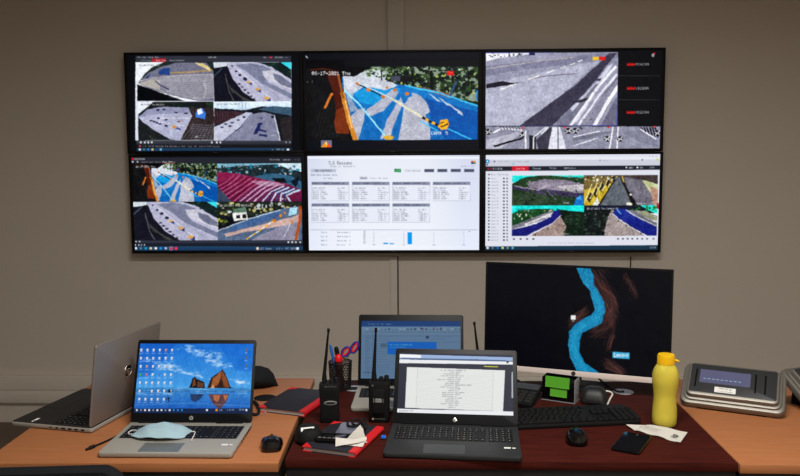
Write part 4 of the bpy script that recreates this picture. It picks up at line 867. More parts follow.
def scr_doc(d):
    d.rect((34, 38, 54), 390, 345, 525, 425)
    d.poly((150, 176, 216), [(398, 354), (514, 357.4), (514, 361), (398, 358.6)]); d.poly((60, 92, 140), [(402, 357.6), (506, 360), (506, 361.6), (402, 359.4)], al=.7); d.poly((240, 242, 246), [(398, 354), (421, 355), (421, 358), (398, 357.4)])
    d.poly((232, 234, 238), [(398, 359.2), (514, 361.8), (514, 364.6), (398, 363)]); d.text('www.registo-de-circulacao.pt/consulta/viaturas', 410, 358.8, 1.2, (50, 60, 90), 1.5)
    d.rect((30, 30, 40), 506.5, 361.4, 508.6, 363.2)
    d.poly((206, 206, 60), [(484, 366), (498, 366.4), (498, 367.2), (484, 366.8)])
    d.poly((226, 228, 226), [(407, 367), (505, 370.4), (503, 411.4), (405, 407.6)])
    d.line((190, 192, 192), .4, [(417.6, 368), (416, 407)]); d.line((190, 192, 192), .4, [(493.5, 371), (492, 410)])
    w = ['N. de registo', 'Data', 'Designacao', 'Tipo de ficha', 'Estado', 'Data da inspecao', 'Codigo', 'Entidade', 'Categoria', 'Valor da tara', 'Zona', 'Marca', 'Peso maximo', 'Responsavel', 'Observacoes', 'Morada', 'Telefone', 'Validade', 'Numero serie', 'Nome', 'Folha']
    v = ['PARAGEM 22', '10:25', '2021', '06:14:21', 'ativa', '17:32', 'A-04', '8814', 'TRANSPORTE GERAL', '0012', '48-AB', 'n.d.', 'sem dados', '15:04', '11', 'PT 4470', 'fim', '2022', 'TX-8', '114', '2']
    for i in range(21):
        y = 369.6 + i * 1.86; x = 454.6 - i * .06
        d.text(w[i], x - len(w[i]) * 1.05, y, 1.15, (92, 96, 100), 1.05); d.text(v[i], x + 1, y + .1, 1.15, (92, 96, 100), 1.05)
        d.line((206, 208, 208), .25, [(417, y + 1.6), (493, y + 3)])
    d.rect((170, 176, 186), 511.6, 372, 513.4, 398)
    d.poly((232, 234, 238), [(396, 408.6), (514, 411.6), (514, 418), (396, 413.6)]); d.text('documento.pdf', 399, 410, 1.4, (100, 104, 112), 1.1)
    d.poly((26, 28, 38), [(394, 413.4), (516, 417.8), (516, 424), (394, 420)]); d.poly((206, 214, 228), [(400, 414), (429, 415.2), (429, 418), (400, 416.6)]); d.text('pesquisar', 403, 414.8, 1.3, (110, 120, 140), 1.2)
    for i, c in enumerate(((220, 224, 230), (190, 196, 206), (226, 120, 130), (236, 236, 240), (60, 130, 226), (226, 120, 60), (200, 204, 210))): d.rect(c, 431 + i * 4.4, 415.6 + i * .14, 432.8 + i * 4.4, 417.3 + i * .14)
    d.rect((236, 110, 50), 480.4, 416.9, 483, 419); d.text('^ o D', 492, 417.6, 1.4, (210, 214, 222), 1.5); d.text('22:36', 503, 417.8, 1.4, (230, 234, 240), 1.3)
def scr_mail(d):
    d.rect((106, 140, 176), 355, 315, 470, 390); d.rect((24, 66, 128), 355, 315, 470, 326.6, c2=(28, 76, 140)); d.text('Correio  PT  Ver  Pasta', 368, 323.4, 1.4, (150, 180, 214), 1)
    d.rect((118, 152, 186), 355, 326.6, 470, 335.6, c2=(108, 140, 174))
    R = random.Random(5)
    for i in range(26): x = 366 + i * 3.7; d.rect(R.choice([(60, 84, 110), (80, 110, 140), (150, 176, 200)]), x, 328 + R.uniform(0, 1.5), x + 2, 330); d.rect((78, 104, 132), x, 331.6, x + 2.6, 332.3)
    for x in (420, 433, 440): d.rect((120, 50, 56), x, 327.5, x + 1.4, 329.2)
    d.line((84, 112, 140), .5, [(363, 336), (464, 336)]); d.line((84, 112, 140), .5, [(373, 328), (372, 376)])
    for i in range(20): d.rect((78, 106, 134), 365, 337.5 + i * 2, 365 + R.uniform(3, 7), 338.2 + i * 2, al=.7)
    for i in range(14): d.rect((88, 118, 146), 376, 338 + i * 2.6, 376 + R.uniform(8, 20), 338.6 + i * 2.6, al=.6)
    d.ell((40, 70, 110), 427.4, 337.2, 1.6); d.rect((90, 118, 146), 431, 338.6, 445, 339.2); d.line((90, 118, 146), .4, [(412, 342), (464, 342)])
    d.rect((86, 112, 138), 380.6, 343.4, 387, 347.4)
    d.poly((10, 110, 216), [(387.6, 341.6), (436.6, 342), (436.6, 360), (387.4, 353.8)]); d.text('Your mailbox is nearly full', 389.4, 343.8, 1.7, (120, 220, 236), .86); d.rect((60, 170, 230), 390, 347, 405, 347.6)
    for x in (364, 367.4, 370.6): d.rect((40, 66, 100), x, 372, x + 1.6, 373)
def scr_river(d):
    d.rect((12, 13, 18), 480, 255, 680, 390, nz=2)
    d.poly((6, 8, 14), [(484, 300), (560, 330), (600, 390), (484, 390)], al=.5)
    R = random.Random(4); br = ((92, 56, 50), (70, 44, 42), (110, 70, 62), (52, 36, 38))
    def streak(pts, n, w):
        for i in range(n):
            dx, dy = R.gauss(0, w), R.gauss(0, w); d.line(R.choice(br), R.uniform(.3, .9), [(x + dx * 1.3 + R.gauss(0, 1.6), y + dy * 1.6 + R.gauss(0, 2)) for x, y in pts], al=R.uniform(.2, .7))
    
    streak([(592, 272), (600, 288), (610, 303), (613, 318)], 52, 2.6); streak([(602, 283), (612, 296), (617, 304)], 24, 1.5); streak([(601, 306), (610, 320), (612, 326)], 28, 1.6)
    streak([(625, 276), (630, 284), (635, 297)], 16, 1.2); streak([(612, 316), (604, 328), (592, 334)], 36, 1.8); streak([(570, 322), (577, 318), (585, 312)], 28, 1.6); streak([(612, 332), (608, 346)], 20, 1.4); streak([(606, 362), (618, 369), (624, 376)], 32, 1.8); streak([(600, 268), (608, 274)], 16, 2)
    V = [((575, 265), (590, 267)), ((580, 276), (593, 275)), ((583, 284), (594, 285)), ((589, 289), (599, 292)), ((592, 300), (604, 302)), ((595, 309), (605, 310)), ((591, 315), (602, 323)), ((584, 318), (590, 329)), ((575, 324), (582, 333)), ((569, 332), (580, 340)), ((568, 345), (579, 352)), ((570, 357), (585, 363)), ((576, 370), (598, 372)), ((583, 384), (601, 383))]
    P = [a for a, b in V] + [b for a, b in V[::-1]]
    d.poly((26, 126, 168), P, nz=26, cell=2)
    C = [((a[0] + b[0]) / 2, (a[1] + b[1]) / 2) for a, b in V]
    for k in range(3, 12): d.line((44, 164, 204), 5, [C[k], C[k + 1]], al=.35)
    R2 = random.Random(8)
    for i in range(240):
        k = R2.randrange(len(V) - 1); t = R2.random(); u = R2.uniform(.08, .92)
        a = [V[k][0][j] * (1 - t) + V[k + 1][0][j] * t for j in (0, 1)]; b = [V[k][1][j] * (1 - t) + V[k + 1][1][j] * t for j in (0, 1)]
        d.ell((14, 96, 140) if i % 2 else (70, 180, 214), a[0] + (b[0] - a[0]) * u, a[1] + (b[1] - a[1]) * u, .5, .4, al=.7)
    d.natural((484, 262, 673, 384), .7, 8, 42)
    d.rect((236, 238, 240), 571, 315.4, 575.6, 319.6); d.rect((140, 146, 150), 572, 320.4, 574.4, 321.4)
    d.poly((60, 170, 214), [(612.6, 351.8), (629.4, 352.8), (629.4, 359), (612.6, 357.8)]); d.text('Lenovo', 614.2, 352.9, 4, (250, 252, 254), 2.45)

laptop('silver laptop with sea rocks on its screen and a face mask on its keys', -.659, 2.143, -1.2, .367, .250, .247, 21.5, M_silver, M_deck, M_lidblk, M_pad, scr_rocks, (330, 190))
laptop('black laptop in the middle, its screen showing a white document', .121, 2.125, -5.2, .37, .246, .226, 28, M_deck, M_deck, M_lidblk, M_padblk, scr_doc, (340, 190), bez=.013, topbez=.014, botbez=.030)
laptop('silver laptop behind the black laptop, its dim screen showing a blue pop-up', -.002, 2.515, -2, .366, .245, .245, 15, M_silver, M_lidblk, M_lidblk, M_pad, scr_mail, (300, 180), gain=.62, topbez=.022, botbez=.024, bez=.010)
laptop('silver laptop at the far left, turned so that the back of its lid shows', -1.032, 2.411, -103.2, .350, .280, .25, 7.5, M_silver, M_lidsil, M_lidblk, M_keyblack, None, decktop=M_keyblack)
LP1, LP2, EXPO = 62, 48, 0.0
# ------------------------------------------------------------------ monitor
mo = thing('monitor', 'large black monitor with silver chin, a blue river on its dark screen', 'monitor', (.560, 2.617, DZ), rad(-19.5))
mW, mH, mzb = .628, .380, .054
ML = Matrix.Translation((0, 0, mzb)) @ Matrix.Rotation(-rad(3), 4, 'X')
MB(ML).box(-mW / 2, mW / 2, .0, .012, 0, mH, .002).build('housing', M_back, mo)
MB(ML).box(-.16, .16, .0115, .045, .06, .26, .012).build('rear_cover', M_back, mo)
ch = MB(ML).box(-mW / 2, mW / 2, -.0035, .0, .0, .0185, .001).build('chin', mat('champagne_chin', S(224, 208, 200), .4, metal=.0, noise=.02), mo)
bz = MB(ML); bz.box(-mW / 2, mW / 2, -.002, 0, mH - .008, mH, .0005); bz.box(-mW / 2, -mW / 2 + .006, -.0021, 0, .0188, mH - .0075, .0005); bz.box(mW / 2 - .006, mW / 2, -.0021, 0, .0188, mH - .0075, .0005)
bz.build('bezel', M_lidblk, mo)
lo = MB(ML @ Matrix.Rotation(rad(90), 4, 'X')).prism(circ(.0075, 24, 0, .0095), .0034, .0042).build('logo_badge', M_gloss, mo)
text_obj('hp', .010, ML @ Matrix.Rotation(rad(90), 4, 'X') @ Matrix.Translation((0, .0098, .0044)), 'logo_letters', M_logo, lo, .0001)
sw, sh = mW - .012, mH - .008 - .0188
Msc = ML @ Matrix.Translation((0, -.0012, .0188)); tw = Matrix.Translation(mo.location) @ Matrix.Rotation(rad(-19.5), 4, 'Z') @ Msc
cv = Canvas(380, 220, [proj(tw @ Vector(p)) for p in ((-sw / 2, 0, sh), (sw / 2, 0, sh), (sw / 2, 0, 0), (-sw / 2, 0, 0))], bg=(12, 13, 18))
scr_river(cv); display(cv, Msc, sw, sh, 'display_panel', mo)
MB().tube([(0, .055, .012), (0, .052, .12), (0, .04, .22)], [.022, .02, .018], 14, flat=.6).build('stand_neck', M_lidsil, mo)
MB().prism(rrect(.20, .12, .02, 5, 0, .06), 0, .010, .003).build('stand_base', M_black, mo)

# ------------------------------------------------------------------ external keyboard with separate keys
kt = thing('keyboard', 'full size black keyboard in front of the monitor', 'keyboard', (.478, 2.326, DZ), rad(7))
KW, KD = .418, .142
KM = Matrix.Rotation(rad(3.5), 4, 'X')
MB(Matrix.Translation((0, 0, .006)) @ KM).prism(rrect(KW, KD, .008), -.002, .010, .002, .003).build('base', M_black, kt)
for sx in (-1, 1):
    MB().box(sx * .19 - .012, sx * .19 + .012, KD / 2 - .02, KD / 2 - .012, 0, .008).build('foot', M_rubber, kt)
    MB().box(sx * .19 - .012, sx * .19 + .012, -KD / 2 + .012, -KD / 2 + .02, 0, .0015).build('foot', M_rubber, kt)
u = .0183
kp = MB().prism(rrect(.0164, .0160, .002, 2), 0, .0065, .0022)
KT = Matrix.Translation((0, 0, .0165)) @ KM
first = [None]
def key(x, y, w=1.0):
    if first[0] is None:
        first[0] = o = kp.build('key', M_key, kt)
    else:
        o = first[0].copy(); COL.objects.link(o); o.parent = kt
    o.location = KT @ Vector((x, y, 0)); o.rotation_euler = (rad(3.5), 0, 0); o.scale = (1 + (w - 1) * 1.115, 1, 1)
x0 = -KW / 2 + .0075
for r in range(5):
    y = -KD / 2 + .018 + r * u; x = x0
    lay = {0: [1.25, 1.25, 1.25, 6, 1.25, 1.25, 1.25, 1.5], 1: [2.25] + [1] * 10 + [2.75], 2: [1.75] + [1] * 11 + [2.25], 3: [1.5] + [1] * 12 + [1.5], 4: [1] * 13 + [2]}[r]
    for w in lay: key(x + w * u / 2, y, w); x += w * u
y = -KD / 2 + .018 + 5 * u + .005
for k in range(12): key(x0 + u / 2 + k * u * 1.27, y)
nx = x0 + 15 * u + .006
for k in range(3):
    key(nx + u / 2 + k * u, -KD / 2 + .018); key(nx + u / 2 + k * u, -KD / 2 + .018 + 3 * u); key(nx + u / 2 + k * u, -KD / 2 + .018 + 4 * u)
key(nx + u * 1.5, -KD / 2 + .018 + u)
nx += 3 * u + .006
for r in range(5):
    for k in range(4): key(nx + u / 2 + k * u, -KD / 2 + .018 + r * u)

# small keyed device standing behind the black laptop
kd = thing('keypad', 'black keyed device with a plain top band, half hidden behind the black laptop', 'keypad', (.340, 2.530, DZ), rad(-24))
MB(Matrix.Translation((0, 0, .0103)) @ Matrix.Rotation(rad(9), 4, 'X') @ Matrix.Translation((0, 0, .008))).prism(rrect(.17, .15, .006), -.006, .010, .003, .002).build('body', M_black, kd)
kk = None
for r in range(4):
    for c in range(6):
        m_ = Matrix.Translation((0, 0, .0103)) @ Matrix.Rotation(rad(9), 4, 'X')
        p = m_ @ Vector((-.068 + c * .0272, -.06 + r * .021, .0182))
        if kk is None: kk = o = MB().prism(rrect(.022, .015, .002, 2), 0, .004, .001).build('key', M_keybed, kd)
        else: o = kk.copy(); COL.objects.link(o); o.parent = kd
        o.location = p; o.rotation_euler = (rad(9), 0, 0)
MB(Matrix.Translation((0, 0, .0103)) @ Matrix.Rotation(rad(9), 4, 'X')).box(-.08, .08, .03, .07, .0181, .0195, .0005).build('top_band', mat('dark_grey_band', S(58, 62, 66), .4, noise=.03), kd)

# ------------------------------------------------------------------ mice
def mouse(label, x, y, rz, L, Wd, Hh, style=0, m=M_gloss, group=None):
    t = thing('computer_mouse', label, 'mouse', (x, y, DZ), rad(rz), group)
    def outline(k, z, sh=0):
        pts = []
        for i in range(36):
            a = 2 * PI * i / 36; c, s = math.cos(a), math.sin(a)
            r = 1.0
            if style == 1: r = 1 + .10 * math.cos(5 * (a - PI / 2)) * (1 if s > -.4 else .3)
            px = (abs(c) ** .8) * (1 if c >= 0 else -1) * Wd / 2 * k * r * (1 - .10 * s); py = (abs(s) ** .85) * (1 if s >= 0 else -1) * L / 2 * k * r + sh
            pts.append((px, py, z))
        return pts
    rings = [outline(.93, .001), outline(1, .006), outline(1.0, Hh * .35), outline(.94, Hh * .62), outline(.80, Hh * .84, -.003), outline(.55, Hh * .965, -.005), outline(.25, Hh, -.006)]
    MB().loft(rings).build('shell', m, t)
    w = MB(Matrix.Translation((0, L * .27, Hh * .80)) @ Matrix.Rotation(rad(90), 4, 'Y')); w.lathe([(.006, -.0025), (.008, -.0015), (.008, .0015), (.006, .0025)], 18)
    w.build('scroll_wheel', M_rubber, t)
    MB().box(-.0005, .0005, L * .12, L * .40, Hh * .70, Hh * .86).build('button_seam', M_rubber, t)
    MB().prism(circ(Wd * .3, 16, 0, 0, L * .35), 0, .0012).build('glide_pad', M_rubber, t)
    return t
mouse('angular glossy black mouse on the left orange desk', -.385, 2.092, 8, .074, .060, .034, 1, group='computer mice')
mouse('rounded glossy black mouse below the keyboard on the dark desk', .470, 2.140, -8, .088, .060, .036, 0, group='computer mice')
ms = mouse('black mouse with a white label, left of the red cornered book', -.290, 2.155, 15, .100, .078, .044, 0, m=M_black, group='computer mice')
LM = Matrix.Translation((-.006, -.026, .0405)) @ Matrix.Rotation(rad(38), 4, 'X')
pl = MB(LM).box(-.019, .019, -.008, .008, -.004, .0012, .001).build('label_plate', M_white, ms, label='white label')
text_obj('RA 35', .010, LM @ Matrix.Translation((0, 0, .0015)), 'label_text', M_ink, pl, .0001)

# ------------------------------------------------------------------ notebooks
def book(label, cx, cy, rz, W, D, Tk, ribbon=False, z=DZ, group='black notebooks with red corners'):
    t = thing('notebook', label, 'notebook', (cx, cy, z), rad(rz), group)
    MB().box(-W / 2 + .003, W / 2 - .004, -D / 2 + .003, D / 2 - .003, .0022, Tk - .002).build('page_block', M_pages, t, smooth=False)
    for z0, nm in ((0, 'back_cover'), (Tk - .0022, 'front_cover')):
        c = .030
        o = MB().prism([(-W / 2 + c, -D / 2), (W / 2 - .022, -D / 2), (W / 2 - .022, D / 2), (-W / 2 + c, D / 2), (-W / 2, D / 2 - c), (-W / 2, -D / 2 + c)], z0, z0 + .0022, .0004).build(nm, M_cover, t)
        for sy in (-1, 1):
            MB().prism([(-W / 2, sy * D / 2), (-W / 2 + c, sy * D / 2), (-W / 2, sy * (D / 2 - c))][::sy], z0, z0 + .0024, .0003).build('corner', M_red, o, label='red corner')
    MB().loft([[(W / 2 - .022, y, Tk + .0004), (W / 2 - .003, y, Tk + .0004), (W / 2, y, Tk * .75), (W / 2 + .001, y, Tk * .5), (W / 2, y, Tk * .25), (W / 2 - .003, y, 0), (W / 2 - .022, y, 0), (W / 2 - .022, y, .0022), (W / 2 - .0035, y, .0024), (W / 2 - .0035, y, Tk - .0024), (W / 2 - .022, y, Tk - .0022)] for y in (-D / 2 - .0003, D / 2 + .0003)]).build('spine', M_red, t, label='red cloth spine')
    if ribbon:
        MB().loft([[(x - .003, y, zz), (x + .003, y + .001, zz), (x + .003, y + .001, zz + .0006), (x - .003, y, zz + .0006)] for x, y, zz in ((-.052, -D / 2 + .006, .006), (-.054, -D / 2 - .004, .005), (-.050, -D / 2 - .016, .0012), (-.056, -D / 2 - .032, .0008), (-.062, -D / 2 - .045, .0008))]).build('bookmark_ribbon', M_rib, t)
    return t
book('closed black notebook with red corners and spine, lying across the left and middle desks', -.368, 2.488, -19, .165, .225, .016, True)
nb = book('black notebook with red corners, in front of the left walkie-talkie, small things piled on it', -.188, 2.150, -18.5, .160, .215, .014)
TOP = DZ + .0147

# things on the front notebook
t = thing('smartphone', 'black phone with a grey sheen coloured onto its glass, lying on the front notebook', 'phone', (-.176, 2.185, TOP), rad(-8))
MB().prism(rrect(.076, .112, .010), .0, .009, .002, .002).build('body', M_black, t)
MB().prism(rrect(.066, .092, .004, 4, 0, .004), .009, .0094).build('display_glass', mat('grey_sheen_glass', S(92, 96, 110), .15, noise=.1, nscale=30), t)  # grey base colour stands in for the reflection on dark glass
t = thing('flip_case', 'flat black case with a row of grey buttons, on the front notebook', 'case', (-.222, 2.115, TOP), rad(-10))
MB().prism(rrect(.085, .050, .008), 0, .012, .003, .002).build('body', M_gloss, t)
for k in range(5): MB().box(-.034 + k * .014, -.025 + k * .014, -.018, -.012, .0119, .0132, .0004).build('button', M_pad, t, label='grey button')
eb = thing('earphones', 'black earphone cable looped on top of the phone', 'earphones', (-.150, 2.203, TOP + .0095), 0)
MB().tube(crv([(-.035, .03, .0035), (-.03, -.005, .0035), (-.01, -.012, .0035), (.004, .012, .008), (-.006, .030, .010), (-.020, .026, .008), (-.016, .004, .005), (.012, -.012, .0035), (.022, .016, .010), (.014, .034, .010), (.004, .022, .006), (.016, -.004, .0035), (.020, -.028, .0032)], 8), .0032).build('cord', M_rubber, eb)
MB(Matrix.Translation((.020, -.034, .006))).lathe([(.002, -.006), (.0055, -.003), (.006, .002), (.003, .006)], 14).build('ear_bud', M_gloss, eb)
# crumpled paper
R = random.Random(12)
pp = thing('crumpled_paper', 'crumpled piece of white paper standing on the front notebook', 'paper', (-.157, 2.084, TOP), rad(-10))
def sheet(pts, n=4, th=.0008):
    mb = MB(); a, b, c = map(Vector, pts); rows = []
    for i in range(n + 1):
        row = []
        for j in range(n + 1 - i):
            p = a + (b - a) * j / n + (c - a) * i / n
            q = Vector((R.gauss(0, .0016), R.gauss(0, .0016), R.gauss(0, .0010))) if 0 < i < n and 0 < j else Vector()
            row.append(p + q)
        rows.append(row)
    nn = (b - a).cross(c - a).normalized() * th
    A = [[mb.v(p) for p in r] for r in rows]; B = [[mb.v(p + nn) for p in r] for r in rows]
    for i in range(n):
        for j in range(n - i):
            for L_ in (A, B):
                mb.f((L_[i][j], L_[i][j + 1], L_[i + 1][j]))
                if j < n - i - 1: mb.f((L_[i][j + 1], L_[i + 1][j + 1], L_[i + 1][j]))
    edge = [(0, j) for j in range(n + 1)] + [(i, n - i) for i in range(1, n + 1)] + [(i, 0) for i in range(n - 1, 0, -1)]
    for k in range(len(edge)):
        p, q = edge[k], edge[(k + 1) % len(edge)]; mb.f((A[p[0]][p[1]], A[q[0]][q[1]], B[q[0]][q[1]], B[p[0]][p[1]]))
    return mb
sheet([(-.030, .008, .002), (.036, .012, .002), (.012, .030, .046)]).build('folded_sheet', M_paper, pp)
sheet([(-.048, -.012, .003), (.034, .012, .020), (.030, -.020, .002)]).build('folded_sheet', M_paper, pp)
sheet([(-.048, -.010, .020), (-.044, -.028, .001), (.034, -.004, .014)]).build('folded_sheet', M_paper, pp)

# ------------------------------------------------------------------ walkie-talkies
def radio(label, x, y, rz, back=False, ant=-1, lean=0, k=1, al=.172, group='black walkie-talkies'):
    t = thing('walkie_talkie', label, 'radio', (x, y, DZ), rad(rz), group)
    t.scale = (k, k, k)
    w, d, h = .058, .036, .118
    MB().loft([[(px * k_, py * kk, z) for px, py in rrect(w, d, .007, 4)] for k_, kk, z in ((.94, .92, 0), (.99, 1, .003), (1, 1, .02), (1.0, 1, .07), (1.04, 1, .095), (1.04, .98, h - .003), (1.0, .93, h))]).build('body', M_black, t)
    a = ant * .0145
    P = [(a, 0, h), (a, 0, h + .012), (a + lean * .01, 0, h + .03), (a + lean * .3, 0, h + al - .012), (a + lean * .31, 0, h + al - .009), (a + lean * .325, 0, h + al)]
    MB().tube(P, [.0075, .0075, .0055, .0028, .0042, .0042], 12).build('antenna', M_rubber, t)
    for k, (ox, r_, hh) in enumerate(((-ant * .006, .0065, .012), (-ant * .021, .0068, .016))):
        kn = MB(Matrix.Translation((ox, 0, h))).lathe([(r_, 0), (r_, hh * .85), (r_ * .85, hh)], 16).build('knob', M_rubber, t)
    F = Matrix.Translation((0, -d / 2, 0)) @ Matrix.Rotation(rad(90), 4, 'X')
    if not back:
        g = MB(F)
        for k in range(7): g.box(-.020, .020, .078 + k * .0035, .0797 + k * .0035, 0, .0008)
        g.build('speaker_grille', M_rubber, t)
        ob = MB(F).prism(circ(.0195, 28, .003, .062, .0066), 0, .0012, .0004).build('oval_badge', mat('badge_silver', S(150, 150, 150), .35, metal=.4), t, label='silver oval badge')
        MB(F).prism(circ(.0150, 28, .003, .062, .0032), .0012, .0015).build('badge_inset', M_black, ob)
        MB(F).box(-.012, -.009, .110, .113, 0, .0012).build('indicator_lamp', M_logo, t)
        text_obj('MOTOROLA', .005, F @ Matrix.Translation((.008, .1115, .001)), 'brand_letters', M_pad, t, .0002)
    else:
        MB(F).box(-.017, .017, .030, .100, 0, .009, .003).build('belt_clip', M_rubber, t)
        lb = MB(F).box(-.009, .009, .063, .074, .0088, .0096, .0002).build('label_plate', mat('grey_label', S(140, 138, 136), .6), t, label='pale label')
        text_obj('CH 1', .006, F @ Matrix.Translation((0, .070, .0098)), 'label_text', M_ink, lb, .0001)
        MB(F).box(-.015, -.012, .062, .075, .0088, .0096).build('label_plate', M_pad, t); MB(F).box(.012, .0145, .063, .073, .0088, .0096).build('label_plate', M_pad, t)
        text_obj('MOTOROLA', .0055, F @ Matrix.Translation((.004, .012, .001)), 'brand_letters', M_pad, t, .0002)
        MB(F).prism(circ(.003, 16, -.017, .012), 0, .0008).build('brand_mark', mat('mark_gold', S(170, 150, 120), .4), t)
        MB(F).prism(circ(.0025, 16, -.017, .109), 0, .0008).build('lamp', M_pad, t)
    return t
radio('black walkie-talkie with a silver oval badge, standing behind the front notebook', -.246, 2.316, 4, ant=-1, lean=.045, k=1.02, al=.165)
radio('black walkie-talkie standing in front of the rear silver laptop, pale label on it', -.094, 2.318, -3, back=True, ant=-1, lean=.020, k=1.07, al=.153)
q = at(475, 322, DZ + .29)
radio('black walkie-talkie hidden behind the black laptop, only its antenna showing', q.x + .030, q.y, 0, ant=-1, lean=-.055)

# ------------------------------------------------------------------ pen cup
pc = thing('pen_cup', 'black wire mesh pen cup behind the left walkie-talkie', 'pen holder', (-.243, 2.655, DZ))
n, hh, r0, r1 = 40, .096, .036, .040
w = MB()
for k in range(n):
    a = 2 * PI * k / n
    for s_ in (-1, 1):
        w.tube([((r0 + (r1 - r0) * i / 6) * math.cos(a + s_ * i * .13), (r0 + (r1 - r0) * i / 6) * math.sin(a + s_ * i * .13), .004 + (hh - .006) * i / 6) for i in range(7)], .0010, 4)
w.build('wire_mesh', M_frame, pc)
MB().tube([(r1 * math.cos(a), r1 * math.sin(a), hh) for a in [2 * PI * i / 32 for i in range(32)]], .0022, 8, closed=True).build('rim', M_frame, pc)
MB().lathe([(r0, 0), (r0 + .001, .0045), (r0, .005), (.002, .005)], 28).build('base', M_frame, pc)
PX, PY = -.243, 2.655
def pxz(px, py, Y=PY): p = aty(px, py, Y); return Vector((p.x, p.y, p.z))
# scissors
s = thing('scissors', 'scissors with blue and red handles, standing in the pen cup', 'scissors', (PX + .010, PY, DZ + .008))
o0 = s.location
def loc(px, py, Y=PY): return pxz(px, py, Y) - o0
def ringpath(c, a, b, th):
    return [c + Vector(((a * math.cos(u_)) * math.cos(th) - (b * math.sin(u_)) * math.sin(th), .0, (a * math.cos(u_)) * math.sin(th) + (b * math.sin(u_)) * math.cos(th))) for u_ in [2 * PI * i / 28 for i in range(28)]]
for cpx, cpy, a, b, th, yy in ((346.0, 351.5, .019, .0125, 50, -.004), (354.6, 347.8, .0215, .0115, 58, .004)):
    c = loc(cpx, cpy) + Vector((0, yy, 0))
    h_ = MB().tube(ringpath(c, a, b, rad(th)), .0034, 8, closed=True).build('handle', M_blue, s, label='blue outer handle')
    MB().tube(ringpath(c, a - .0052, b - .0052, rad(th)), .0030, 8, closed=True).build('handle_lining', M_redp, h_, label='red inner lining')
piv = loc(342, 364)
for (hx, hy), yy, tip in (((343, 356.6), -.0035, (-.008, .06)), ((349, 356), .0035, (.004, .06))):
    a_ = loc(hx, hy) + Vector((0, yy, 0)); b_ = piv + Vector((0, yy * .5, 0)); c_ = Vector((tip[0], yy * .3, .0))
    MB().tube([a_, b_, b_ * .5 + c_ * .5, c_], [.0042, .0055, .0045, .0012], 8, flat=.35).build('blade', M_steel, s)
def stick(name, label, cat, p0, p1, r, m, capm=None, cl=.0, group=None, dome=False):
    a, b = Vector(p0), Vector(p1); t = thing(name, label, cat, a, 0, group); d_ = b - a; L_ = d_.length; u_ = d_.normalized()
    MB().tube([u_ * .0, u_ * (L_ - cl)], [r * .9, r], 12).build('barrel', m, t)
    if cl:
        P = [u_ * (L_ - cl + .0003), u_ * (L_ - cl * .3), u_ * L_] if not dome else [u_ * (L_ - cl + .0003), u_ * (L_ - cl * .5), u_ * (L_ - cl * .2), u_ * L_]
        MB().tube(P, [r * 1.12, r * 1.1, r * .7] if not dome else [r * 1.15, r * 1.12, r * .85, r * .3], 14).build('cap', capm, t)
    return t
stick('glue_stick', 'stick with a round red cap standing in the pen cup', 'glue stick', (PX + .0, PY - .010, DZ + .0065), pxz(338.2, 354.2, PY - .016), .0125, mat('white_tube', S(70, 30, 32), .5), M_redp, .024, dome=True)
stick('marker_pen', 'black marker pen standing in the pen cup', 'pen', (PX + .008, PY + .012, DZ + .0065), pxz(336, 346.8, PY + .006), .0075, M_black, M_gloss, .03, 'pens in the cup')
stick('ballpoint_pen', 'blue pen leaning out of the pen cup at its left', 'pen', (PX - .006, PY + .008, DZ + .0065), pxz(330.2, 345, PY + .010), .0048, M_bluel, M_bluel, .03, 'pens in the cup')

# ------------------------------------------------------------------ mask on the keys
mk = thing('face_mask', 'pale blue face mask lying on the keys of the silver laptop', 'face mask', (-.7135, 2.158, DZ + .0176), rad(-4))
def mk_pt(u_, v_):   # u -1..1, v -1..1
    wx = .079 + .001 * v_
    x = wx * u_; hgt = .052 * (1 - .45 * abs(u_) ** 3)
    y = hgt * v_ + (.006 * (1 - u_ * u_) * (-1 if v_ < 0 else .3)) + .006 * u_ * 0
    z = .027 * max(0, (1 - u_ * u_)) * max(0, 1 - (v_ * .85) ** 2) + .0016 * math.sin(v_ * 11) * (1 - abs(u_)) + .0012 * math.sin(u_ * 9 + v_ * 3) + .0016
    return Vector((x, y, max(.0006, z)))
mb = MB(); NU, NV = 36, 26
A = [[mb.v(mk_pt(-1 + 2 * i / NU, -1 + 2 * j / NV) + Vector((0, 0, .0012))) for i in range(NU + 1)] for j in range(NV + 1)]
B = [[mb.v(mk_pt(-1 + 2 * i / NU, -1 + 2 * j / NV) - Vector((0, 0, .0003))) for i in range(NU + 1)] for j in range(NV + 1)]
for j in range(NV):
    for i in range(NU):
        mb.f((A[j][i], A[j][i + 1], A[j + 1][i + 1], A[j + 1][i])); mb.f((B[j][i], B[j + 1][i], B[j + 1][i + 1], B[j][i + 1]))
for j in range(NV): mb.f((A[j][0], A[j + 1][0], B[j + 1][0], B[j][0])); mb.f((A[j][NU], B[j][NU], B[j + 1][NU], A[j + 1][NU]))
for i in range(NU): mb.f((A[0][i], B[0][i], B[0][i + 1], A[0][i + 1])); mb.f((A[NV][i], A[NV][i + 1], B[NV][i + 1], B[NV][i]))
mb.build('mask_body', M_mask, mk)
MB().tube(crv([(.081, .016, .003), (.092, .018, .002), (.098, -.004, .0016), (.104, -.040, .0016), (.108, -.052, .0016)], 6), .0016).build('ear_loop', M_cord, mk)
MB().tube(crv([(-.081, .016, .003), (-.094, .020, .002), (-.098, .002, .0016), (-.090, -.012, .0020), (-.081, -.014, .003)], 6), .0016).build('ear_loop', M_cord, mk)

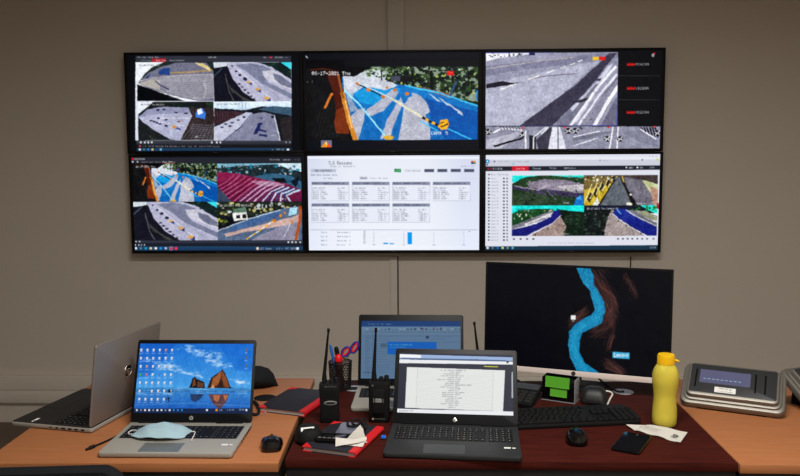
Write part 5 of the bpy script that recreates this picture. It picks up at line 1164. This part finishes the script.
# ------------------------------------------------------------------ pouch, cables
po = thing('pouch', 'soft black case lying behind the silver laptop on the left desk', 'case', (-.60, 2.685, DZ))
rings = []
for i in range(15):
    u_ = i / 14; x = -.15 + .275 * u_; k = min(1, (max(0, 1 - u_) * 5.5) ** .5) * min(1, (u_ * 6 + .06) ** .5)
    rings.append([(x + (.010 * math.sin(a) if u_ > .8 else 0), .062 * k * math.cos(a), (.035) * (k * .9 + .1) + .035 * k * math.sin(a)) for a in [2 * PI * j / 24 for j in range(24)]])
for r_ in rings:
    zmin = min(p[2] for p in r_); 
    for j, p in enumerate(r_): r_[j] = (p[0], p[1], max(0, (p[2] - zmin)))
MB().loft(rings).build('shell', M_fabric, po)
MB().tube([(-.14 + .26 * i / 14, -.0 - .063 * min(1, (max(0, 1 - i / 14) * 5.5) ** .5) * .995, .038) for i in range(13)], .0016, 6).build('zip', M_rubber, po)
def cable(name, label, pts, r, m=M_rubber, plug=None, cat='cable', group=None):
    c0 = Vector(pts[0]); t = thing(name, label, cat, (c0.x, c0.y, DZ), 0, group); o_ = Vector((c0.x, c0.y, DZ))
    P = [Vector(p) - o_ for p in pts]
    MB().tube(crv(P, 8), r).build('cord', m, t)
    if plug:
        d_ = (P[0] - P[1]).normalized(); MB().tube([P[0] - d_ * .004, P[0] + d_ * .012, P[0] + d_ * .016, P[0] + d_ * .026], [.0050, .0055, .0032, .0030], 10).build('plug', m, t)
    return t
def dk(px, py, h=.003): return at(px, py, DZ + h)
P = [dk(93, 446.6, .0045), dk(103, 442.5), dk(114, 437.5), dk(124, 431.5), dk(130, 426.6)]
cable('power_cable', 'black cable with a loose round plug, left of the silver laptop with the mask', P, .0028, plug=True)
P = [dk(259.5, 406, .012), dk(262, 410, .006), dk(259.5, 415, .004), dk(254, 416.5, .004), dk(256, 409, .004), dk(252.5, 399, .004)]
cable('power_cable', 'black cable coiled at the right rear corner of the silver laptop with the mask', [dk(251, 414, .006), dk(257.5, 414, .006), dk(259, 408, .010), dk(255.5, 402.5, .008), dk(252, 401, .005), dk(246, 398, .005)], .0048)
cable('cable', 'short white cable on the dark desk behind the keyboard', [dk(607, 405.5, .003), dk(610, 399, .003), dk(612.4, 394, .006), dk(609, 391.5, .010), dk(603, 391, .012)], .0030, M_cord)
cable('cable', 'black cable running from the monitor towards the silver grommet', [dk(596, 376, .02), dk(604, 383, .012), dk(611, 388, .006), dk(618, 391.5, .0075), dk(624, 391.6, .0075)], .0034)
cable('cable', 'thin black cable lying at the back edge of the dark desk under the monitor', [dk(516, 379, .03), dk(521, 382, .012), dk(527, 384.5, .005), dk(536, 385.5, .003), dk(546, 385.5, .003)], .0026)
u1 = dk(385.5, 436.5, .009)
ub = thing('usb_plug', 'tiny blue plug in the left side of the black laptop', 'plug', (u1.x - .004, u1.y, DZ + .004), rad(-5))
MB().box(-.008, .0035, -.006, .006, 0, .007, .001).build('grip', mat('bright_blue', S(20, 110, 220), .4), ub); MB().box(.0034, .0056, -.0045, .0045, .0012, .0056).build('contact', M_logo, ub)

# ------------------------------------------------------------------ organiser with sticky notes and black device
ob_ = thing('desk_organiser', 'small black desk box under the monitor with green notes over its front', 'box', (.500, 2.530, DZ), rad(-27))
w_, d_, h_ = .108, .056, .077
MB().box(-w_ / 2, w_ / 2, -d_ / 2, -d_ / 2 + .002, 0, h_, .0006).build('front_panel', M_gloss, ob_)
MB().box(-w_ / 2, w_ / 2, d_ / 2 - .002, d_ / 2, 0, h_, .0006).build('rear_panel', M_gloss, ob_)
for sx in (-1, 1): MB().box(sx * w_ / 2 - .001, sx * w_ / 2 + .001, -d_ / 2 - .0005, d_ / 2, 0, h_ + .0005, .0004).build('side_panel', M_clear if sx > 0 else M_gloss, ob_)
MB().box(-w_ / 2 - .002, w_ / 2 + .002, -d_ / 2 - .004, d_ / 2, 0, .0022, .0006).build('base', mat('grey_edge', S(120, 122, 124), .4), ob_)
MB().box(-w_ / 2 + .002, w_ / 2 - .003, -d_ / 2 + .003, d_ / 2 - .003, .003, h_ * .8, .002).build('contents', M_black, ob_)
Rz = Matrix.Rotation(rad(-27), 4, 'Z')
def note(label, lx, z0, z1, ww, yo):
    t = thing('sticky_note', label, 'sticky note', Matrix.Translation(ob_.location) @ Rz @ Vector((lx, -d_ / 2 - yo, z0)), rad(-27), 'green sticky notes')
    MB().loft([[(sx, y - k, z), (sx, y + k * .2, z)] if False else [(-ww / 2, y, z), (ww / 2, y, z), (ww / 2, y + .0035, z), (-ww / 2, y + .0035, z)] for (y, z, k) in ((-.006, 0, 0), (-.004, (z1 - z0) * .35, 0), (-.003, (z1 - z0) * .8, 0), (-.002, z1 - z0, 0))]).build('paper_pad', M_green, t)
note('wide bright green note pad hanging over the black desk box', -.002, .048, .0830, .080, .003)
note('narrower green note below the wide green one on the black desk box', .002, .018, .047, .056, .002)
bd = thing('black_case', 'rounded black case beside the desk box, below the monitor', 'case', (.603, 2.495, DZ), rad(-20))
MB().loft([[(px, py + sh_, z) for px, py in rrect(.086 * k, .066 * k, .022 * k, 5)] for k, z, sh_ in ((.92, 0, 0), (1, .006, 0), (.98, .018, .002), (.90, .032, .005), (.72, .044, .008), (.42, .050, .010))]).build('shell', mat('rounded_black', S(22, 23, 23), .5, noise=.06), bd)
MB().tube([(-.040, -.012, .012), (-.018, -.036, .010), (.018, -.036, .010), (.040, -.012, .012)], .0012, 6).build('seam', M_rubber, bd)

# ------------------------------------------------------------------ phone, receipt, bottle
ph = thing('smartphone', 'black phone lying face up in front of the white receipt', 'phone', (.620, 2.120, DZ), rad(-30))
MB().prism(rrect(.078, .150, .010), 0, .008, .0018, .0018).build('body', M_gloss, ph)
MB().prism(rrect(.074, .146, .009), .008, .0084).build('display_glass', mat('phone_glass', S(14, 14, 17), .06, spec=.7), ph)
MB().prism(circ(.0022, 12, 0, .060), .0084, .0086).build('camera_hole', M_lidsil, ph)
A, B, C_, D_ = dk(634, 431, .0004), dk(680.5, 443.6, .0004), dk(687.5, 434.6, .0004), dk(647, 427, .0004)
rc = thing('receipt', 'white folded paper receipt lying between the phone and the yellow bottle', 'receipt', (B + D_) / 2 * 1.0, 0)
rc.location.z = DZ
o_ = rc.location.copy()
N = 14; mb = MB(); top = []; bot = []
for i in range(N + 1):
    f = i / N; a = A.lerp(B, f) - o_; b = D_.lerp(C_, f) - o_
    z = .0035 + .006 * math.sin(f * 3.3) * (1 - f) + .0016 * math.sin(f * 14) + .0008
    a.z = max(.0007, z * .5); b.z = max(.0007, z + .002)
    top.append([mb.v(a + (b - a) * k / 3 + Vector((0, 0, .0008 + .001 * math.sin(k + i)))) for k in range(4)]); bot.append([mb.v(a + (b - a) * k / 3 + Vector((0, 0, .001 * math.sin(k + i)))) for k in range(4)])
for i in range(N):
    for k in range(3): mb.f((top[i][k], top[i + 1][k], top[i + 1][k + 1], top[i][k + 1])); mb.f((bot[i][k], bot[i][k + 1], bot[i + 1][k + 1], bot[i + 1][k]))
    mb.f((top[i][0], bot[i][0], bot[i + 1][0], top[i + 1][0])); mb.f((top[i][3], top[i + 1][3], bot[i + 1][3], bot[i][3]))
mb.f((top[0][0], top[0][1], top[0][2], top[0][3], bot[0][3], bot[0][2], bot[0][1], bot[0][0])); mb.f(tuple(top[N]) + tuple(bot[N][::-1]))
sh_ = mb.build('paper_strip', M_paper, rc)
tipA = dk(626, 424.6, .010) - o_; tipB = A - o_; tipC = D_ - o_
sheet([tipA, tipB + Vector((0, 0, .003)), tipC + Vector((0, 0, .005))]).build('folded_corner', M_paper, rc)
ux = (B - A).normalized(); ang = math.atan2(ux.y, ux.x)
pt = MB(Matrix.Translation(Vector(B.lerp(C_, .5) - o_) + Vector((-.024, .010, .0066))) @ Matrix.Rotation(ang, 4, 'Z'))
for r_ in range(4):
    for c_ in range(3):
        if (r_ * 3 + c_) % 4 != 3: pt.box(c_ * .006 - .006, c_ * .006 - .001, r_ * .006 - .012, r_ * .006 - .0075, 0, .0002)
pt.build('printed_stamp', M_ink, rc, smooth=False, label='small dark printed stamp')
pt = MB(Matrix.Translation(Vector(A.lerp(C_, .5) - o_) + Vector((-.02, .004, .0085))) @ Matrix.Rotation(ang, 4, 'Z'))
for k in range(5): pt.box(-.03, .018 - (k % 2) * .01, k * .006 - .012, k * .006 - .0112, 0, .0002)
pt.build('printed_lines', mat('faint_ink', S(150, 148, 146), .8), rc, smooth=False)

bt = thing('water_bottle', 'translucent yellow plastic water bottle with a yellow screw cap', 'bottle', (.762, 2.280, DZ))
prof = [(.002, .0015), (.026, .001), (.033, .004), (.0358, .012), (.0360, .030), (.0345, .060), (.0325, .085), (.0335, .105), (.0370, .125), (.0388, .142), (.0380, .158), (.0340, .172), (.0275, .183), (.0225, .189), (.0215, .194), (.0215, .200)]
inner = [(max(.0008, r_ - .0016), z + (.0018 if i < 3 else 0)) for i, (r_, z) in enumerate(prof)]
MB().loft([[(r_ * math.cos(a), r_ * math.sin(a), z) for a in [2 * PI * i / 40 for i in range(40)]] for r_, z in prof + inner[::-1]], caps=False).build('body', M_bottle, bt)
wv = MB(); 
cp = MB().lathe([(.0232, .187), (.0245, .188), (.0245, .213), (.0235, .2165), (.004, .2175)], 36, cap=True).build('cap', M_cap, bt)
rg = MB()
for k in range(36): a = 2 * PI * k / 36; rg.box(.0242, .0250, -.0006, .0006, .190, .211) if False else rg.tube([(.0246 * math.cos(a), .0246 * math.sin(a), .190), (.0246 * math.cos(a), .0246 * math.sin(a), .211)], .0006, 4)
rg.build('cap_ribs', M_cap, cp)
MB().tube([(.022, -.002, .200), (.030, -.003, .198), (.035, -.003, .196), (.0355, -.003, .192)], [.006, .0075, .007, .004], 12, flat=.5).build('cap_tab', M_cap, bt)

# ------------------------------------------------------------------ steel weighing displays
def scale(label, x, y, rz, tilt=38):
    t = thing('weighing_display', label, 'weighing display', (x, y, DZ), rad(rz), 'steel weighing displays')
    Wd, L_ = .306, .172
    F = Matrix.Translation((0, 0, .021)) @ Matrix.Rotation(rad(tilt), 4, 'X')
    cy = L_ / 2
    MB(F).prism(rrect(Wd, L_, .026, 8, 0, cy), -.022, .0, .007, .004).build('rear_shell', M_steel, t)
    MB(F).prism(rrect(Wd - .020, L_ - .020, .024, 8, 0, cy), -.001, .007, .005).build('rim_step', M_steel, t)
    MB(F).prism(rrect(Wd - .036, L_ - .034, .018, 8, 0, cy + .001), .006, .022, .007).build('front_housing', M_steel, t)
    MB(F).prism(rrect(Wd - .052, L_ - .054, .005, 4, 0, cy + .002), .0218, .0232, .0004).build('face_panel', M_face, t)
    MB(F).prism(rrect(.150, .056, .002, 3, -.024, cy + .012), .0231, .0236).build('display_window', mat('lcd', S(60, 62, 84), .2, emit=S(104, 104, 136), estr=.42), t)
    tx = MB(F)
    for k in range(9): tx.box(-.088 + k * .013, -.080 + k * .013, cy + .0, cy + .0025, .0236, .0238)
    tx.build('lcd_digits', mat('lcd_digits', S(120, 150, 170), .4, emit=S(130, 150, 175), estr=.4), t, smooth=False, kind='stuff')
    lb = MB(F).prism(rrect(.062, .022, .001, 2, -.020, cy - .040), .0231, .0237).build('label_plate', M_white, t, label='white printed label')
    text_obj('MAX 60 kg', .008, F @ Matrix.Translation((-.020, cy - .035, .0239)), 'label_text', M_ink, lb, .0001); text_obj('e = 20 g  No 4471', .006, F @ Matrix.Translation((-.020, cy - .046, .0239)), 'label_text', M_ink, lb, .0001)
    for xx in (-.110, .066, .094): MB(F).prism(rrect(.005, .078, .002, 3, xx, cy + .002), .0231, .0238).build('key_strip', M_gloss, t)
    s_ = MB()   # wedge stand under the tilted case
    yb = L_ * math.cos(rad(tilt)); zb = .021 + L_ * math.sin(rad(tilt))
    s_.loft([[(xx, .016, 0), (xx, yb * .98, 0), (xx, yb * .94, zb - .046), (xx, .016, .005)] for xx in (-.10, .10)])
    s_.build('stand', M_black, t)
    return t
scale('left of the two steel weighing displays, the whole of it in view beside the bottle', 1.000, 2.378, -26, 33)
scale('right of the two steel weighing displays, cut by the right edge of the photo', 1.385, 2.395, 20, 34)

# ------------------------------------------------------------------ chair in front of the left desk
c = thing('office_chair', 'black chair tucked against the front of the left desk, only its top edge showing', 'chair', (-.945, 1.885, 0), rad(4))
rows = []
for z in (.475, .50, .55, .60, .68, .728, .752, .765, .770):
    k = 1 if z < .72 else max(.25, 1 - ((z - .72) / .05) ** 3.2 * .16)
    rows.append([(px * k, py + .02 * (px / .22) ** 2 * -1, z) for px, py in rrect(.46, .05, .024, 5, 0, 0)])
MB().loft(rows).build('backrest', M_fabric, c)
MB(Matrix.Translation((0, .27, .40))).prism(rrect(.46, .44, .06), 0, .07, .02, .02).build('seat', M_fabric, c)
MB().tube([(0, .04, .46), (0, .05, .38), (0, .14, .36), (0, .26, .375)], .018, 10, flat=.5).build('back_bracket', M_frame, c)
MB(Matrix.Translation((0, .26, 0))).lathe([(.028, .07), (.028, .22), (.018, .221), (.018, .399)], 18).build('gas_column', M_frame, c)
for k in range(5):
    a = 2 * PI * k / 5 + .3; dx, dy = math.cos(a), math.sin(a)
    MB().tube([(dx * .02, .26 + dy * .02, .105), (dx * .27, .26 + dy * .27, .075)], [.022, .014], 8).build('leg', M_frame, c)
    MB(Matrix.Translation((dx * .265, .26 + dy * .265, .028)) @ Matrix.Rotation(a, 4, 'Z') @ Matrix.Rotation(rad(90), 4, 'X')).lathe([(.020, -.018), (.028, -.014), (.028, .014), (.020, .018)], 16).build('castor', M_rubber, c)

# ------------------------------------------------------------------ light
def ceiling_light(label, x, y, power, sx=1.2, sy=.3, on=True):
    t = thing('ceiling_light', label, 'ceiling light', (x, y, 2.95), 0, 'ceiling light panels')
    f = MB(); f.box(-sx / 2 - .02, sx / 2 + .02, -sy / 2 - .02, -sy / 2, -.03, 0); f.box(-sx / 2 - .02, sx / 2 + .02, sy / 2, sy / 2 + .02, -.03, 0); f.box(-sx / 2 - .02, -sx / 2, -sy / 2, sy / 2, -.03, 0); f.box(sx / 2, sx / 2 + .02, -sy / 2, sy / 2, -.03, 0)
    f.build('frame', M_white, t); MB().box(-sx / 2, sx / 2, -sy / 2, sy / 2, -.022, -.016).build('diffuser', M_led, t)
    l = bpy.data.lights.new('lamp', 'AREA'); l.shape = 'RECTANGLE'; l.size = sx; l.size_y = sy; l.energy = power; l.color = (1, .965, .915); l.spread = rad(165)
    lo_ = bpy.data.objects.new('lamp', l); COL.objects.link(lo_); lo_.parent = t; lo_.location = (0, 0, -.035)
ceiling_light('ceiling light panel above the desks', .25, 1.2, LP1)
ceiling_light('ceiling light panel behind the viewer', 1.0, -.8, LP2)
w = bpy.data.worlds.new('world'); sc.world = w; w.use_nodes = True
w.node_tree.nodes['Background'].inputs[0].default_value = (.5, .5, .5, 1); w.node_tree.nodes['Background'].inputs[1].default_value = .05
sc.view_settings.view_transform = 'Standard'; sc.view_settings.look = 'None'; sc.view_settings.gamma = 1; sc.view_settings.use_curve_mapping = False
sc.view_settings.exposure = EXPO
